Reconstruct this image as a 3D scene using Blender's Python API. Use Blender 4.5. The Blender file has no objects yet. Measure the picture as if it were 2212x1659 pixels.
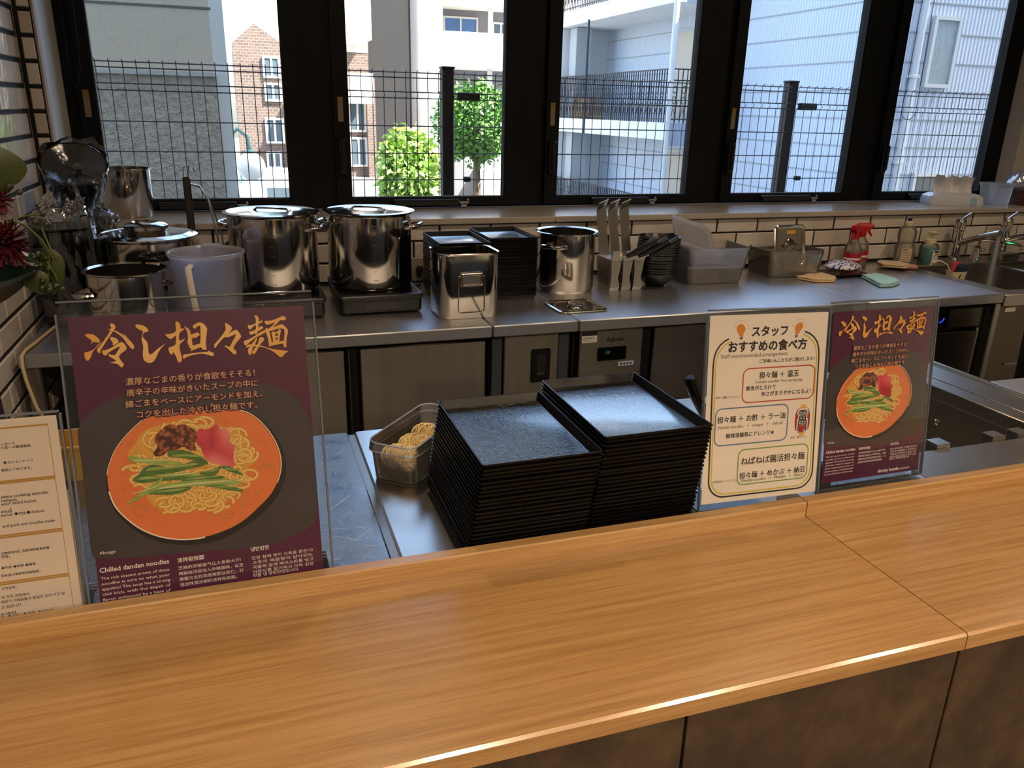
import bpy, bmesh, math, random
from mathutils import Vector, Matrix
random.seed(7)
sc = bpy.context.scene
COL = sc.collection
PI = math.pi

# ------------------------------------------------------------------ camera, sky, sun, exposure
CAM_Z = 1.442
F_PX = 1708.98
cam_data = bpy.data.cameras.new('camera')
cam_data.sensor_fit = 'HORIZONTAL'; cam_data.sensor_width = 36.0
cam_data.lens = F_PX / 2212.0 * 36.0
cam_data.clip_start = 0.02; cam_data.clip_end = 400
cam = bpy.data.objects.new('camera', cam_data); COL.objects.link(cam)
r0 = Vector((0.94836946, -0.31629019, 0.023577))
r1 = Vector((-0.08265497, -0.31823193, -0.94440277))
r2 = Vector((0.30620829, 0.89369399, -0.3279444))
cam.matrix_world = Matrix(((r0.x, -r1.x, -r2.x, 0), (r0.y, -r1.y, -r2.y, 0), (r0.z, -r1.z, -r2.z, CAM_Z), (0, 0, 0, 1)))
sc.camera = cam

sc.view_settings.view_transform = 'Standard'
sc.view_settings.look = 'None'
sc.view_settings.gamma = 1.0
sc.view_settings.exposure = 0.0
sc.view_settings.use_curve_mapping = False
try:
    sc.cycles.use_denoising = True
    sc.cycles.max_bounces = 10; sc.cycles.transparent_max_bounces = 24
    sc.cycles.diffuse_bounces = 4; sc.cycles.glossy_bounces = 5; sc.cycles.transmission_bounces = 6
    sc.cycles.caustics_reflective = False; sc.cycles.caustics_refractive = False
    sc.cycles.sample_clamp_indirect = 6.0
except Exception:
    pass

SUN_DIR = Vector((0.62, -0.50, 1.0)).normalized()      # towards the sun: high, behind the camera and to the right
world = bpy.data.worlds.new('sky'); sc.world = world; world.use_nodes = True
wn = world.node_tree.nodes; wl = world.node_tree.links
for n in list(wn): wn.remove(n)
sky = wn.new('ShaderNodeTexSky'); sky.sky_type = 'NISHITA'; sky.sun_disc = False
sky.sun_elevation = math.asin(SUN_DIR.z); sky.sun_rotation = math.atan2(SUN_DIR.x, SUN_DIR.y)
sky.air_density = 1.0; sky.dust_density = 2.5; sky.ozone_density = 1.0
bg = wn.new('ShaderNodeBackground'); bg.inputs['Strength'].default_value = 1.12
wo = wn.new('ShaderNodeOutputWorld')
wl.new(sky.outputs[0], bg.inputs[0]); wl.new(bg.outputs[0], wo.inputs[0])
sun_data = bpy.data.lights.new('sun', 'SUN'); sun_data.energy = 24.0; sun_data.angle = 0.01; sun_data.color = (1.0, 0.95, 0.86)
sun = bpy.data.objects.new('sun', sun_data); COL.objects.link(sun)
sun.rotation_euler = SUN_DIR.to_track_quat('Z', 'Y').to_euler(); sun.location = (10, -20, 40)

# ------------------------------------------------------------------ helpers
def lin(c): return c / 12.92 if c <= 0.04045 else ((c + 0.055) / 1.055) ** 2.4
def H(h): return tuple(lin(int(h[i:i + 2], 16) / 255) for i in (0, 2, 4)) + (1.0,)

class MB:
    def __init__(s): s.v = []; s.f = []
    def add(s, vs, fs):
        b = len(s.v); s.v += [tuple(p) for p in vs]; s.f += [tuple(b + i for i in f) for f in fs]; return s
    def box(s, x0, x1, y0, y1, z0, z1):
        return s.add([(x0,y0,z0),(x1,y0,z0),(x1,y1,z0),(x0,y1,z0),(x0,y0,z1),(x1,y0,z1),(x1,y1,z1),(x0,y1,z1)],
                     [(0,3,2,1),(4,5,6,7),(0,1,5,4),(1,2,6,5),(2,3,7,6),(3,0,4,7)])
    def cbox(s, x0, x1, y0, y1, z0, z1, b=0.002):
        cx, cy = (x0+x1)/2, (y0+y1)/2; hx, hy = (x1-x0)/2, (y1-y0)/2
        return s.rloft([(hx-b,hy-b,b,z0),(hx,hy,b,z0+b),(hx,hy,b,z1-b),(hx-b,hy-b,b,z1)], cx, cy, 1)
    def loft(s, rings, cap0=True, cap1=True, closed=True):
        n = len(rings[0]); vs = [p for r in rings for p in r]; fs = []
        m = n if closed else n - 1
        for i in range(len(rings) - 1):
            for j in range(m):
                a, b = i*n + j, i*n + (j+1) % n
                fs.append((a, b, b + n, a + n))
        if cap0: fs.append(tuple(reversed(range(n))))
        if cap1: fs.append(tuple((len(rings)-1)*n + j for j in range(n)))
        return s.add(vs, fs)
    def rloft(s, prof, cx=0, cy=0, seg=4, cap0=True, cap1=True):
        rings = []
        for hw, hd, r, z in prof:
            r = min(r, hw * .999, hd * .999); ring = []
            for k, (sx, sy) in enumerate(((1,1),(-1,1),(-1,-1),(1,-1))):
                for j in range(seg + 1):
                    a = PI/2 * k + PI/2 * j / seg
                    ring.append((cx + sx*(hw-r) + r*math.cos(a), cy + sy*(hd-r) + r*math.sin(a), z))
            rings.append(ring)
        return s.loft(rings, cap0, cap1)
    def lathe(s, prof, cx=0, cy=0, seg=40, cap0=True, cap1=True, ex=1.0):
        rings = [[(cx + r*ex*math.cos(2*PI*j/seg), cy + r*math.sin(2*PI*j/seg), z) for j in range(seg)] for r, z in prof]
        return s.loft(rings, cap0, cap1)
    def tube(s, pts, r, seg=8, closed=False, cap=True, flat=1.0):
        pts = [Vector(p) for p in pts]; n = len(pts)
        rs = r if isinstance(r, (list, tuple)) else [r] * n
        rings = []; up = None
        for i in range(n):
            if closed: t = pts[(i+1) % n] - pts[i-1]
            else: t = pts[min(i+1, n-1)] - pts[max(i-1, 0)]
            t.normalize()
            if up is None:
                up = Vector((0,0,1)) if abs(t.z) < .9 else Vector((1,0,0))
            a = t.cross(up)
            if a.length < 1e-6: a = t.orthogonal()
            a.normalize(); b = a.cross(t).normalized(); up = b
            rings.append([pts[i] + a*rs[i]*math.cos(2*PI*j/seg) + b*rs[i]*flat*math.sin(2*PI*j/seg) for j in range(seg)])
        if closed: rings.append(rings[0])
        return s.loft(rings, cap and not closed, cap and not closed)
    def prism(s, poly, z0, z1):
        n = len(poly); vs = [(x,y,z0) for x,y in poly] + [(x,y,z1) for x,y in poly]
        fs = [tuple(reversed(range(n))), tuple(range(n, 2*n))] + [(i, (i+1) % n, (i+1) % n + n, i + n) for i in range(n)]
        return s.add(vs, fs)
    def ball(s, c, r, seg=12, rings=8, sz=1.0, sx=1.0, sy=1.0):
        vs = [(c[0], c[1], c[2] - r*sz)]; fs = []
        for i in range(1, rings):
            p = -PI/2 + PI*i/rings
            for j in range(seg):
                a = 2*PI*j/seg
                vs.append((c[0] + sx*r*math.cos(p)*math.cos(a), c[1] + sy*r*math.cos(p)*math.sin(a), c[2] + sz*r*math.sin(p)))
        vs.append((c[0], c[1], c[2] + r*sz)); top = len(vs) - 1
        for j in range(seg):
            fs.append((0, 1 + (j+1) % seg, 1 + j)); fs.append((top, top - seg + j, top - seg + (j+1) % seg))
        for i in range(rings - 2):
            for j in range(seg):
                a, b = 1 + i*seg + j, 1 + i*seg + (j+1) % seg
                fs.append((a, b, b + seg, a + seg))
        return s.add(vs, fs)
    def move(s, M, start=0):
        for i in range(start, len(s.v)): s.v[i] = tuple(M @ Vector(s.v[i]))
        return s
    def mesh(s, name, smooth=True, ang=35):
        me = bpy.data.meshes.new(name); me.from_pydata(s.v, [], s.f); me.validate()
        bm = bmesh.new(); bm.from_mesh(me); bmesh.ops.recalc_face_normals(bm, faces=bm.faces); bm.to_mesh(me); bm.free()
        if smooth:
            me.shade_smooth(); me.set_sharp_from_angle(angle=math.radians(ang))
        return me
    def build(s, name, mat, parent=None, smooth=True, ang=35):
        me = s.mesh(name, smooth, ang)
        o = bpy.data.objects.new(name, me); COL.objects.link(o)
        if mat is not None: me.materials.append(mat)
        if parent is not None: o.parent = parent
        return o

def tag(o, label, cat, group=None, kind=None):
    o['label'] = label; o['category'] = cat
    if group: o['group'] = group
    if kind: o['kind'] = kind
    return o
def thing(name, label, cat, loc=(0,0,0), rot=(0,0,0), group=None):
    o = bpy.data.objects.new(name, None); COL.objects.link(o)
    o.empty_display_size = 0.05
    o.location = loc; o.rotation_euler = rot
    return tag(o, label, cat, group)
def struct(o): o['kind'] = 'structure'; return o
def sthing(name, loc=(0,0,0)):
    o = bpy.data.objects.new(name, None); COL.objects.link(o); o.location = loc; o['kind'] = 'structure'; return o
ORD = ['topmost', 'second', 'third', 'fourth', 'fifth', 'sixth', 'seventh', 'eighth', 'ninth', 'tenth', 'eleventh', 'twelfth', 'thirteenth', 'fourteenth', 'fifteenth', 'sixteenth', 'seventeenth', 'eighteenth', 'nineteenth', 'twentieth', 'twenty-first', 'twenty-second', 'twenty-third', 'twenty-fourth', 'twenty-fifth', 'twenty-sixth', 'twenty-seventh', 'twenty-eighth', 'twenty-ninth', 'thirtieth', 'thirty-first', 'thirty-second', 'thirty-third']
def link_copy(src, parent=None, name=None):
    c = src.copy(); COL.objects.link(c); c.parent = parent
    if name: c.name = name
    return c
def dup(root, loc, rot=None, label=None, group=None):
    r = root.copy(); COL.objects.link(r); r.location = loc
    if rot is not None: r.rotation_euler = rot
    if label: r['label'] = label
    if group: r['group'] = group
    for ch in list(root.children):
        c = link_copy(ch, r)
        for g in ch.children: link_copy(g, c)
    return r

def nodemat(name):
    m = bpy.data.materials.new(name); m.use_nodes = True
    nt = m.node_tree; b = nt.nodes['Principled BSDF']
    return m, nt, b
def coords(nt, scale=(1,1,1), kind='Object'):
    tc = nt.nodes.new('ShaderNodeTexCoord'); mp = nt.nodes.new('ShaderNodeMapping')
    mp.inputs['Scale'].default_value = scale
    nt.links.new(tc.outputs[kind], mp.inputs['Vector']); return mp.outputs[0]
def noise(nt, vec, scale, detail=4, rough=.55):
    n = nt.nodes.new('ShaderNodeTexNoise'); n.inputs['Scale'].default_value = scale
    n.inputs['Detail'].default_value = detail; n.inputs['Roughness'].default_value = rough
    nt.links.new(vec, n.inputs['Vector']); return n.outputs['Fac']
def ramp(nt, fac, stops):
    r = nt.nodes.new('ShaderNodeValToRGB'); e = r.color_ramp.elements
    while len(e) < len(stops): e.new(0.5)
    for el, (p, c) in zip(e, stops): el.position = p; el.color = c
    nt.links.new(fac, r.inputs[0]); return r.outputs[0]
def bump(nt, b, h, strength, dist=0.002):
    n = nt.nodes.new('ShaderNodeBump'); n.inputs['Strength'].default_value = strength; n.inputs['Distance'].default_value = dist
    nt.links.new(h, n.inputs['Height']); nt.links.new(n.outputs[0], b.inputs['Normal'])
def pm(name, col, rough=.5, metal=0.0, spec=.5, coat=0.0, var=None, bmp=None, emit=None, aniso=0.0, trans=0.0, sheen=0.0, scale=(1,1,1), sss=0.0):
    m, nt, b = nodemat(name)
    c = H(col) if isinstance(col, str) else tuple(col) + (1.0,)
    b.inputs['Base Color'].default_value = c; b.inputs['Roughness'].default_value = rough
    b.inputs['Metallic'].default_value = metal; b.inputs['Specular IOR Level'].default_value = spec
    b.inputs['Coat Weight'].default_value = coat; b.inputs['Coat Roughness'].default_value = .08
    b.inputs['Transmission Weight'].default_value = trans
    b.inputs['Sheen Weight'].default_value = sheen
    if sss: b.inputs['Subsurface Weight'].default_value = sss; b.inputs['Subsurface Radius'].default_value = (.01,.006,.003)
    if aniso:
        b.inputs['Anisotropic'].default_value = aniso; b.inputs['Anisotropic Rotation'].default_value = .25
        t = nt.nodes.new('ShaderNodeTangent'); t.direction_type = 'RADIAL'; t.axis = 'Z'
        nt.links.new(t.outputs[0], b.inputs['Tangent'])
    if var:
        sc_, amt = var; v = coords(nt, scale); f = noise(nt, v, sc_)
        lo = tuple(x*(1-amt) for x in c[:3]) + (1,); hi = tuple(min(1, x*(1+amt)) for x in c[:3]) + (1,)
        nt.links.new(ramp(nt, f, [(.25, lo), (.75, hi)]), b.inputs['Base Color'])
    if bmp:
        bs, st = bmp[:2]; v = coords(nt, scale); bump(nt, b, noise(nt, v, bs), st, bmp[2] if len(bmp) > 2 else .002)
    if emit:
        b.inputs['Emission Color'].default_value = H(emit[0]); b.inputs['Emission Strength'].default_value = emit[1]
    return m
def clear(name, tint, alpha, rough=.05, ior=1.45, body=None, body_w=0.0, tl=.5, wrinkle=None):
    """thin see-through sheet: transparent + fresnel gloss (+ a share of milky body)"""
    m = bpy.data.materials.new(name); m.use_nodes = True; nt = m.node_tree
    for n in list(nt.nodes): nt.nodes.remove(n)
    out = nt.nodes.new('ShaderNodeOutputMaterial'); tr = nt.nodes.new('ShaderNodeBsdfTransparent')
    tr.inputs[0].default_value = H(tint)
    gl = nt.nodes.new('ShaderNodeBsdfGlossy'); gl.inputs['Roughness'].default_value = rough
    fr = nt.nodes.new('ShaderNodeFresnel'); fr.inputs[0].default_value = ior
    src = tr.outputs[0]
    if body:
        d = nt.nodes.new('ShaderNodeBsdfDiffuse'); d.inputs[0].default_value = H(body)
        t2 = nt.nodes.new('ShaderNodeBsdfTranslucent'); t2.inputs[0].default_value = H(body)
        mx0 = nt.nodes.new('ShaderNodeMixShader'); mx0.inputs[0].default_value = tl
        nt.links.new(d.outputs[0], mx0.inputs[1]); nt.links.new(t2.outputs[0], mx0.inputs[2])
        mx = nt.nodes.new('ShaderNodeMixShader'); mx.inputs[0].default_value = body_w
        nt.links.new(tr.outputs[0], mx.inputs[1]); nt.links.new(mx0.outputs[0], mx.inputs[2]); src = mx.outputs[0]
    if wrinkle:
        v_ = coords(nt, wrinkle[2]); bp_ = nt.nodes.new('ShaderNodeBump'); bp_.inputs['Strength'].default_value = wrinkle[1]; bp_.inputs['Distance'].default_value = .006
        nt.links.new(noise(nt, v_, wrinkle[0], 5, .65), bp_.inputs['Height']); nt.links.new(bp_.outputs[0], gl.inputs['Normal']); nt.links.new(bp_.outputs[0], fr.inputs['Normal'])
    m2 = nt.nodes.new('ShaderNodeMixShader')
    nt.links.new(fr.outputs[0], m2.inputs[0]); nt.links.new(src, m2.inputs[1]); nt.links.new(gl.outputs[0], m2.inputs[2])
    nt.links.new(m2.outputs[0], out.inputs[0])
    return m
# ------------------------------------------------------------------ materials
M = {}
def make_wood(name, a, b_, c, sx, rough=.28, coat=.35):
    m, nt, b = nodemat(name)
    v = coords(nt, (sx[0]*.6, sx[1]*1.6, sx[2]*1.6)); f1 = noise(nt, v, 9, 7, .68)
    v2 = coords(nt, (sx[0]*1.1, sx[1]*7, sx[2]*7)); f2 = noise(nt, v2, 24, 3, .6)
    mix = nt.nodes.new('ShaderNodeMath'); mix.operation = 'MULTIPLY_ADD'; mix.inputs[1].default_value = .75
    nt.links.new(f2, mix.inputs[0]); nt.links.new(f1, mix.inputs[2])
    nt.links.new(ramp(nt, mix.outputs[0], [(.62, H(a)), (.88, H(b_)), (1.1, H(c))]), b.inputs['Base Color'])
    b.inputs['Roughness'].default_value = rough; b.inputs['Coat Weight'].default_value = coat; b.inputs['Coat Roughness'].default_value = .16
    bump(nt, b, f2, .06, .001)
    return m
M['wood'] = make_wood('oak_laminate', '8d673b', 'a57e4e', 'b08a58', (.55, 9, 9), .26, .55)
M['wood_edge'] = make_wood('oak_edge', '94703f', 'ad8756', 'bd9a6a', (.55, 14, 14), .3)

def make_steel(name, col, r0_, r1_, nscale, sx, bstr=.02, aniso=0.0, coat=0.0):
    m, nt, b = nodemat(name)
    b.inputs['Base Color'].default_value = H(col); b.inputs['Metallic'].default_value = 1
    v = coords(nt, sx); f = noise(nt, v, nscale, 5, .6)
    mr = nt.nodes.new('ShaderNodeMapRange'); mr.inputs[3].default_value = r0_; mr.inputs[4].default_value = r1_
    nt.links.new(f, mr.inputs[0]); nt.links.new(mr.outputs[0], b.inputs['Roughness'])
    b.inputs['Coat Weight'].default_value = coat; b.inputs['Coat Roughness'].default_value = .1
    if bstr: bump(nt, b, f, bstr, .001)
    if aniso:
        b.inputs['Anisotropic'].default_value = aniso; b.inputs['Anisotropic Rotation'].default_value = .25
        t = nt.nodes.new('ShaderNodeTangent'); t.direction_type = 'RADIAL'; t.axis = 'Z'
        nt.links.new(t.outputs[0], b.inputs['Tangent'])
    return m
M['steel_top'] = make_steel('steel_worktop', 'c8c9cb', .38, .46, 60, (1, 6, 1), 0, 0, .7)
M['steel_front'] = make_steel('steel_front', '918a81', .30, .38, 6, (5, 5, .5), 0, .8)
M['steel_pot'] = make_steel('steel_polished', 'd0cbc4', .08, .15, 9, (1, 1, .12), 0)
M['steel_satin'] = make_steel('steel_satin', 'c9c6c1', .27, .31, 5, (1, 1, 1), 0)
M['steel_dark'] = make_steel('steel_dull', '9a9792', .28, .42, 12, (2, 2, 2), 0)
M['chrome'] = pm('chrome', 'd6d6d6', .08, 1.0)
def make_scratched():
    m, nt, b = nodemat('steel_scratched'); b.inputs['Metallic'].default_value = 1
    tot = None
    for ang, th, sc_ in ((.5, .70, 1.0), (1.35, .72, 1.7), (2.3, .70, .8), (2.9, .72, 2.2), (.05, .72, 1.4), (1.8, .71, 2.6)):
        tc = nt.nodes.new('ShaderNodeTexCoord'); m0 = nt.nodes.new('ShaderNodeMapping'); m0.inputs['Rotation'].default_value = (0, 0, ang); mp = nt.nodes.new('ShaderNodeMapping'); mp.inputs['Scale'].default_value = (16*sc_, 240*sc_, 1)
        nt.links.new(tc.outputs['Object'], m0.inputs['Vector']); nt.links.new(m0.outputs[0], mp.inputs['Vector'])
        n = noise(nt, mp.outputs[0], 1.0, 2, .5)
        g = nt.nodes.new('ShaderNodeMapRange'); g.inputs[1].default_value = th-.05; g.inputs[2].default_value = th+.05; nt.links.new(n, g.inputs[0])
        if tot is None: tot = g.outputs[0]
        else:
            a = nt.nodes.new('ShaderNodeMath'); a.operation = 'MAXIMUM'; nt.links.new(tot, a.inputs[0]); nt.links.new(g.outputs[0], a.inputs[1]); tot = a.outputs[0]
    f = noise(nt, coords(nt, (1, 1, 1)), 22, 6, .7)
    mr = nt.nodes.new('ShaderNodeMapRange'); mr.inputs[1].default_value = .3; mr.inputs[2].default_value = .7; mr.inputs[3].default_value = .22; mr.inputs[4].default_value = .40
    nt.links.new(f, mr.inputs[0])
    ad = nt.nodes.new('ShaderNodeMath'); ad.operation = 'MULTIPLY_ADD'; ad.inputs[1].default_value = .22
    nt.links.new(tot, ad.inputs[0]); nt.links.new(mr.outputs[0], ad.inputs[2]); nt.links.new(ad.outputs[0], b.inputs['Roughness'])
    nt.links.new(ramp(nt, tot, [(0, H('969696')), (1, H('bdbdbb'))]), b.inputs['Base Color'])
    bump(nt, b, tot, .25, .0006)
    return m
M['steel_scratched'] = make_scratched()

def make_tile():
    m, nt, b = nodemat('glazed_tile')
    oi = nt.nodes.new('ShaderNodeObjectInfo')
    nt.links.new(ramp(nt, oi.outputs['Random'], [(0, H('c9beb2')), (.5, H('d6cdc4')), (1, H('ddd7d0'))]), b.inputs['Base Color'])
    b.inputs['Roughness'].default_value = .14
    f = noise(nt, coords(nt, (1, 1, 1)), 16, 2, .5); bump(nt, b, f, .30, .008)
    return m
M['tile'] = make_tile()
M['grout'] = pm('black_grout', '17181a', .85)
M['plaster'] = pm('painted_plaster', 'c9c7c0', .8, bmp=(60, .05))
M['trim'] = pm('beige_trim', 'a99a8a', .6)
M['reveal'] = pm('reveal_paint', 'dfe0dc', .55)
M['sill'] = pm('sill_stone', 'b2aaa1', .22, var=(7, .08), coat=.2)
M['frame'] = pm('window_frame', '05070d', .5, spec=.25)
M['frame2'] = pm('window_hardware', '181a20', .3)
M['ceiling'] = pm('ceiling_paint', 'b8b0a4', .8)
M['floor'] = pm('floor_vinyl', '4a443e', .5, var=(12, .15))
M['darkwall'] = pm('dining_wall', '5c4a3a', .7, var=(3, .15))
M['pane'] = clear('window_pane', 'fbfdfc', 1, .0, 1.25)
M['acrylic'] = clear('acrylic_sheet', 'fdfefe', 1, .02, 1.30, 'd8dde2', .012)
M['acrylic_edge'] = clear('acrylic_edge', 'c3cbd2', 1, .08, 1.5, 'c9d2da', .42)
M['film'] = clear('plastic_film', 'f8fafc', 1, .07, 1.9, 'dfe8f4', .10, .5, (22, .5, (1, 1, .45)))
M['plastic_clear'] = clear('clear_polypropylene', 'fdfdfe', 1, .12, 1.35, 'f2f3f8', .34, .6)
M['plastic_thin'] = clear('clear_box_plastic', 'fdfdfc', 1, .08, 1.4, 'f2ede2', .20)
M['plastic_box'] = clear('clear_noodle_box', 'fefefe', 1, .06, 1.32, 'f2eee6', .10, .5)
M['plastic_milky'] = clear('milky_polypropylene', 'fafbff', 1, .18, 1.35, 'eef0ff', .86, .72)
M['plastic_lid'] = clear('milky_lid', 'fafbfd', 1, .15, 1.35, 'eef0f4', .72, .7)
M['bottle_clear'] = clear('bottle_plastic', 'fcfbf8', 1, .08, 1.4, 'e2dac8', .36)
M['black_gloss'] = pm('black_gloss', '0a0a0c', .16)
M['black_mat'] = pm('black_plastic', '0a0a0c', .40)
M['black_soft'] = pm('black_bowl_glaze', '0e0f11', .35)
M['rubber'] = pm('rubber', '1a1a1a', .7)
M['dark_gap'] = pm('dark_recess', '060606', .8)
M['grey_post'] = pm('grey_post_plastic', '3d4247', .45)
def make_lacquer():
    m, nt, b = nodemat('black_lacquer_tray')
    b.inputs['Base Color'].default_value = H('0b0a0b'); b.inputs['Roughness'].default_value = .16; b.inputs['Specular IOR Level'].default_value = 1.0; b.inputs['Coat Weight'].default_value = 1.0; b.inputs['Coat IOR'].default_value = 1.7; b.inputs['Coat Roughness'].default_value = .14
    w1 = nt.nodes.new('ShaderNodeTexWave'); w1.bands_direction = 'X'; w1.inputs['Scale'].default_value = 95; w1.inputs['Distortion'].default_value = 6; w1.inputs['Detail'].default_value = 2
    w2 = nt.nodes.new('ShaderNodeTexWave'); w2.bands_direction = 'Y'; w2.inputs['Scale'].default_value = 95; w2.inputs['Distortion'].default_value = 6; w2.inputs['Detail'].default_value = 2
    v = coords(nt, (1, .6, 1)); v2 = coords(nt, (.6, 1, 1))
    nt.links.new(v, w1.inputs['Vector']); nt.links.new(v2, w2.inputs['Vector'])
    ad = nt.nodes.new('ShaderNodeMath'); ad.operation = 'ADD'
    nt.links.new(w1.outputs['Fac'], ad.inputs[0]); nt.links.new(w2.outputs['Fac'], ad.inputs[1])
    bump(nt, b, ad.outputs[0], .5, .0004)
    return m
M['lacquer_weave'] = make_lacquer()
M['lacquer'] = pm('black_lacquer_rim', '080707', .34, spec=.22)
def make_laminate():
    m, nt, b = nodemat('brown_stone_laminate')
    f = noise(nt, coords(nt, (1, 1, 1)), 7, 8, .68); f2 = noise(nt, coords(nt, (1, 1, .6)), 26, 5, .7)
    mx = nt.nodes.new('ShaderNodeMath'); mx.operation = 'MULTIPLY_ADD'; mx.inputs[1].default_value = .4
    nt.links.new(f2, mx.inputs[0]); nt.links.new(f, mx.inputs[2])
    nt.links.new(ramp(nt, mx.outputs[0], [(.5, H('2b2118')), (.68, H('392c20')), (.9, H('4f3e2c'))]), b.inputs['Base Color'])
    b.inputs['Roughness'].default_value = .5
    return m
M['laminate'] = make_laminate()
M['paper'] = pm('white_paper', 'efe9e0', .6)
M['wine'] = pm('wine_print', '521a3c', .32)
M['ink'] = pm('black_ink', '17131a', .6)
M['ink_grey'] = pm('grey_ink', '6a6258', .6)
M['ink_white'] = pm('white_ink', 'e8dfd6', .5)
M['red_plastic'] = pm('red_plastic', 'b80f22', .28)
M['white_plastic'] = pm('white_plastic', 'dcd6ca', .4)
M['cream_plastic'] = pm('cream_plastic', 'd9cba8', .45)
M['teal'] = pm('teal_soap', '1f7a80', .2)
# ------------------------------------------------------------------ room shell
ZS = 0.85; YW = 2.76; XL = -0.56; SILL = 1.073
def wb(mb, name, mat, root, smooth=True, ang=35):
    L = root.location
    mb.v = [(p[0]-L.x, p[1]-L.y, p[2]-L.z) for p in mb.v]
    return mb.build(name, mat, root, smooth, ang)

struct(MB().box(-0.8, 5.0, -3.6, 3.3, -0.2, 0.0).build('floor', M['floor'], smooth=False))
struct(MB().box(-0.8, 5.0, -3.6, 3.3, 2.6, 2.8).build('ceiling', M['ceiling'], smooth=False))
struct(MB().box(-0.8, 5.0, -3.6, -3.4, 0.0, 2.6).build('wall_back', M['darkwall'], smooth=False))
struct(MB().box(4.8, 5.0, -3.4, 3.3, 0.0, 2.6).build('wall_right', M['plaster'], smooth=False))
wall_left = struct(MB().box(-0.8, XL-.006, -3.4, 3.3, 0.0, 2.6).build('wall_left', M['grout'], smooth=False))
wall_front = struct(MB().box(XL-.006, 4.8, YW+.006, 3.3, 0.0, 1.05).build('wall_front', M['grout'], smooth=False))
pier = struct(MB().box(XL-.006, -.517, YW+.006, 3.14, 1.05, 2.6).build('wall_front_pier_left', M['reveal'], smooth=False))
struct(MB().box(3.575, 4.8, 3.0, 3.14, 1.05, 2.6).build('wall_front_pier_right', M['plaster'], smooth=False))
struct(MB().box(-.517, 3.575, 3.0, 3.14, 2.35, 2.6).build('wall_front_lintel', M['plaster'], smooth=False))
# upper storeys of the building this kitchen is in (above and beside the window wall, out of view); upper block added and sized to shade the near facades
struct(MB().box(-9, 34, -6, 3.3, 2.8, 23).build('shade_upper_storeys', M['plaster'], smooth=False))
struct(MB().box(-9, -.8, -6, 3.3, -2.0, 2.8).build('wall_outer_left', M['plaster'], smooth=False))
struct(MB().box(5.0, 14, -6, 3.3, -2.0, 2.8).build('wall_outer_right', M['plaster'], smooth=False))
struct(MB().box(-.8, 5.0, -6, 3.3, -2.0, -.2).build('wall_outer_base', M['plaster'], smooth=False))
struct(MB().box(-.517, -.511, YW+.002, 2.80, 1.05, 2.35).build('trim_1', M['trim'], smooth=False))

def tile_mesh(w, h):
    b = .0025; hw, hh = w/2, h/2; d = .0045
    vs = [(-hw,0,-hh),(hw,0,-hh),(hw,0,hh),(-hw,0,hh),(-hw,-d+b,-hh),(hw,-d+b,-hh),(hw,-d+b,hh),(-hw,-d+b,hh),
          (-hw+b,-d,-hh+b),(hw-b,-d,-hh+b),(hw-b,-d,hh-b),(-hw+b,-d,hh-b)]
    fs = [(8,9,10,11)] + [(i, (i+1)%4, (i+1)%4+4, i+4) for i in range(4)] + [(4+i, 4+(i+1)%4, 8+(i+1)%4, 8+i) for i in range(4)]
    me = MB().add(vs, fs).mesh('tile', True, 20); me.materials.append(M['tile']); return me
TP, TR, GW = .189, .0682, .0075
full_tile = tile_mesh(TP-GW, TR-GW)
def put_tile(me, loc, rz, parent):
    o = bpy.data.objects.new('tile', me); COL.objects.link(o); o.parent = parent
    o.location = loc; o.rotation_euler = (random.uniform(-.012,.012), random.uniform(-.004,.004), rz + random.uniform(-.008,.008))
for k in range(3):
    zc = .858 + TR*(k+.5); me = full_tile
    if k == 2: me = tile_mesh(TP-GW, .0495); zc = .994 + .028
    x = 1.417 + (TP/2 if k == 1 else 0) - 11*TP
    while x < 4.7:
        a, b2 = max(x, XL), min(x+TP, 4.78)
        if b2 - a > .03:
            m_ = me if b2-a > TP-.001 else tile_mesh(b2-a-GW, (TR if k < 2 else .057)-GW)
            put_tile(m_, ((a+b2)/2, YW+.006, zc), 0, wall_front)
        x += TP
struct(MB().box(XL-.004, -.5175, YW+.0045, YW+.0062, 1.0515, 2.59).build('wall_front_pier_grout', M['grout'], smooth=False))
GW = .0115; full_tile = tile_mesh(TP-.0075, TR-GW)
strip = tile_mesh(.032, TR-GW)
for k in range(3, 21): put_tile(strip, (XL+.0225, YW+.006, .858 + TR*(k+.5)), 0, pier)
for k in range(-4, 21):
    zc = .858 + TR*(k+.5); y1 = YW - (.03 if k % 2 else .03 + TP/2)
    first = y1
    if YW - y1 > .035: put_tile(tile_mesh(YW-y1-.0075, TR-GW), (XL-.006, (YW+y1)/2, zc), PI/2, wall_left)
    n = 0
    while n < (12 if k > -2 else 7):
        put_tile(full_tile, (XL-.006, y1 - TP/2, zc), PI/2, wall_left); y1 -= TP; n += 1
# sill boards
struct(MB().cbox(-.515, 1.094, YW-.012, 3.08, 1.051, SILL, .003).build('trim_2', M['sill']))
struct(MB().cbox(1.0955, 4.79, YW-.012, 3.08, 1.051, SILL, .003).build('trim_3', M['sill']))

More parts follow.
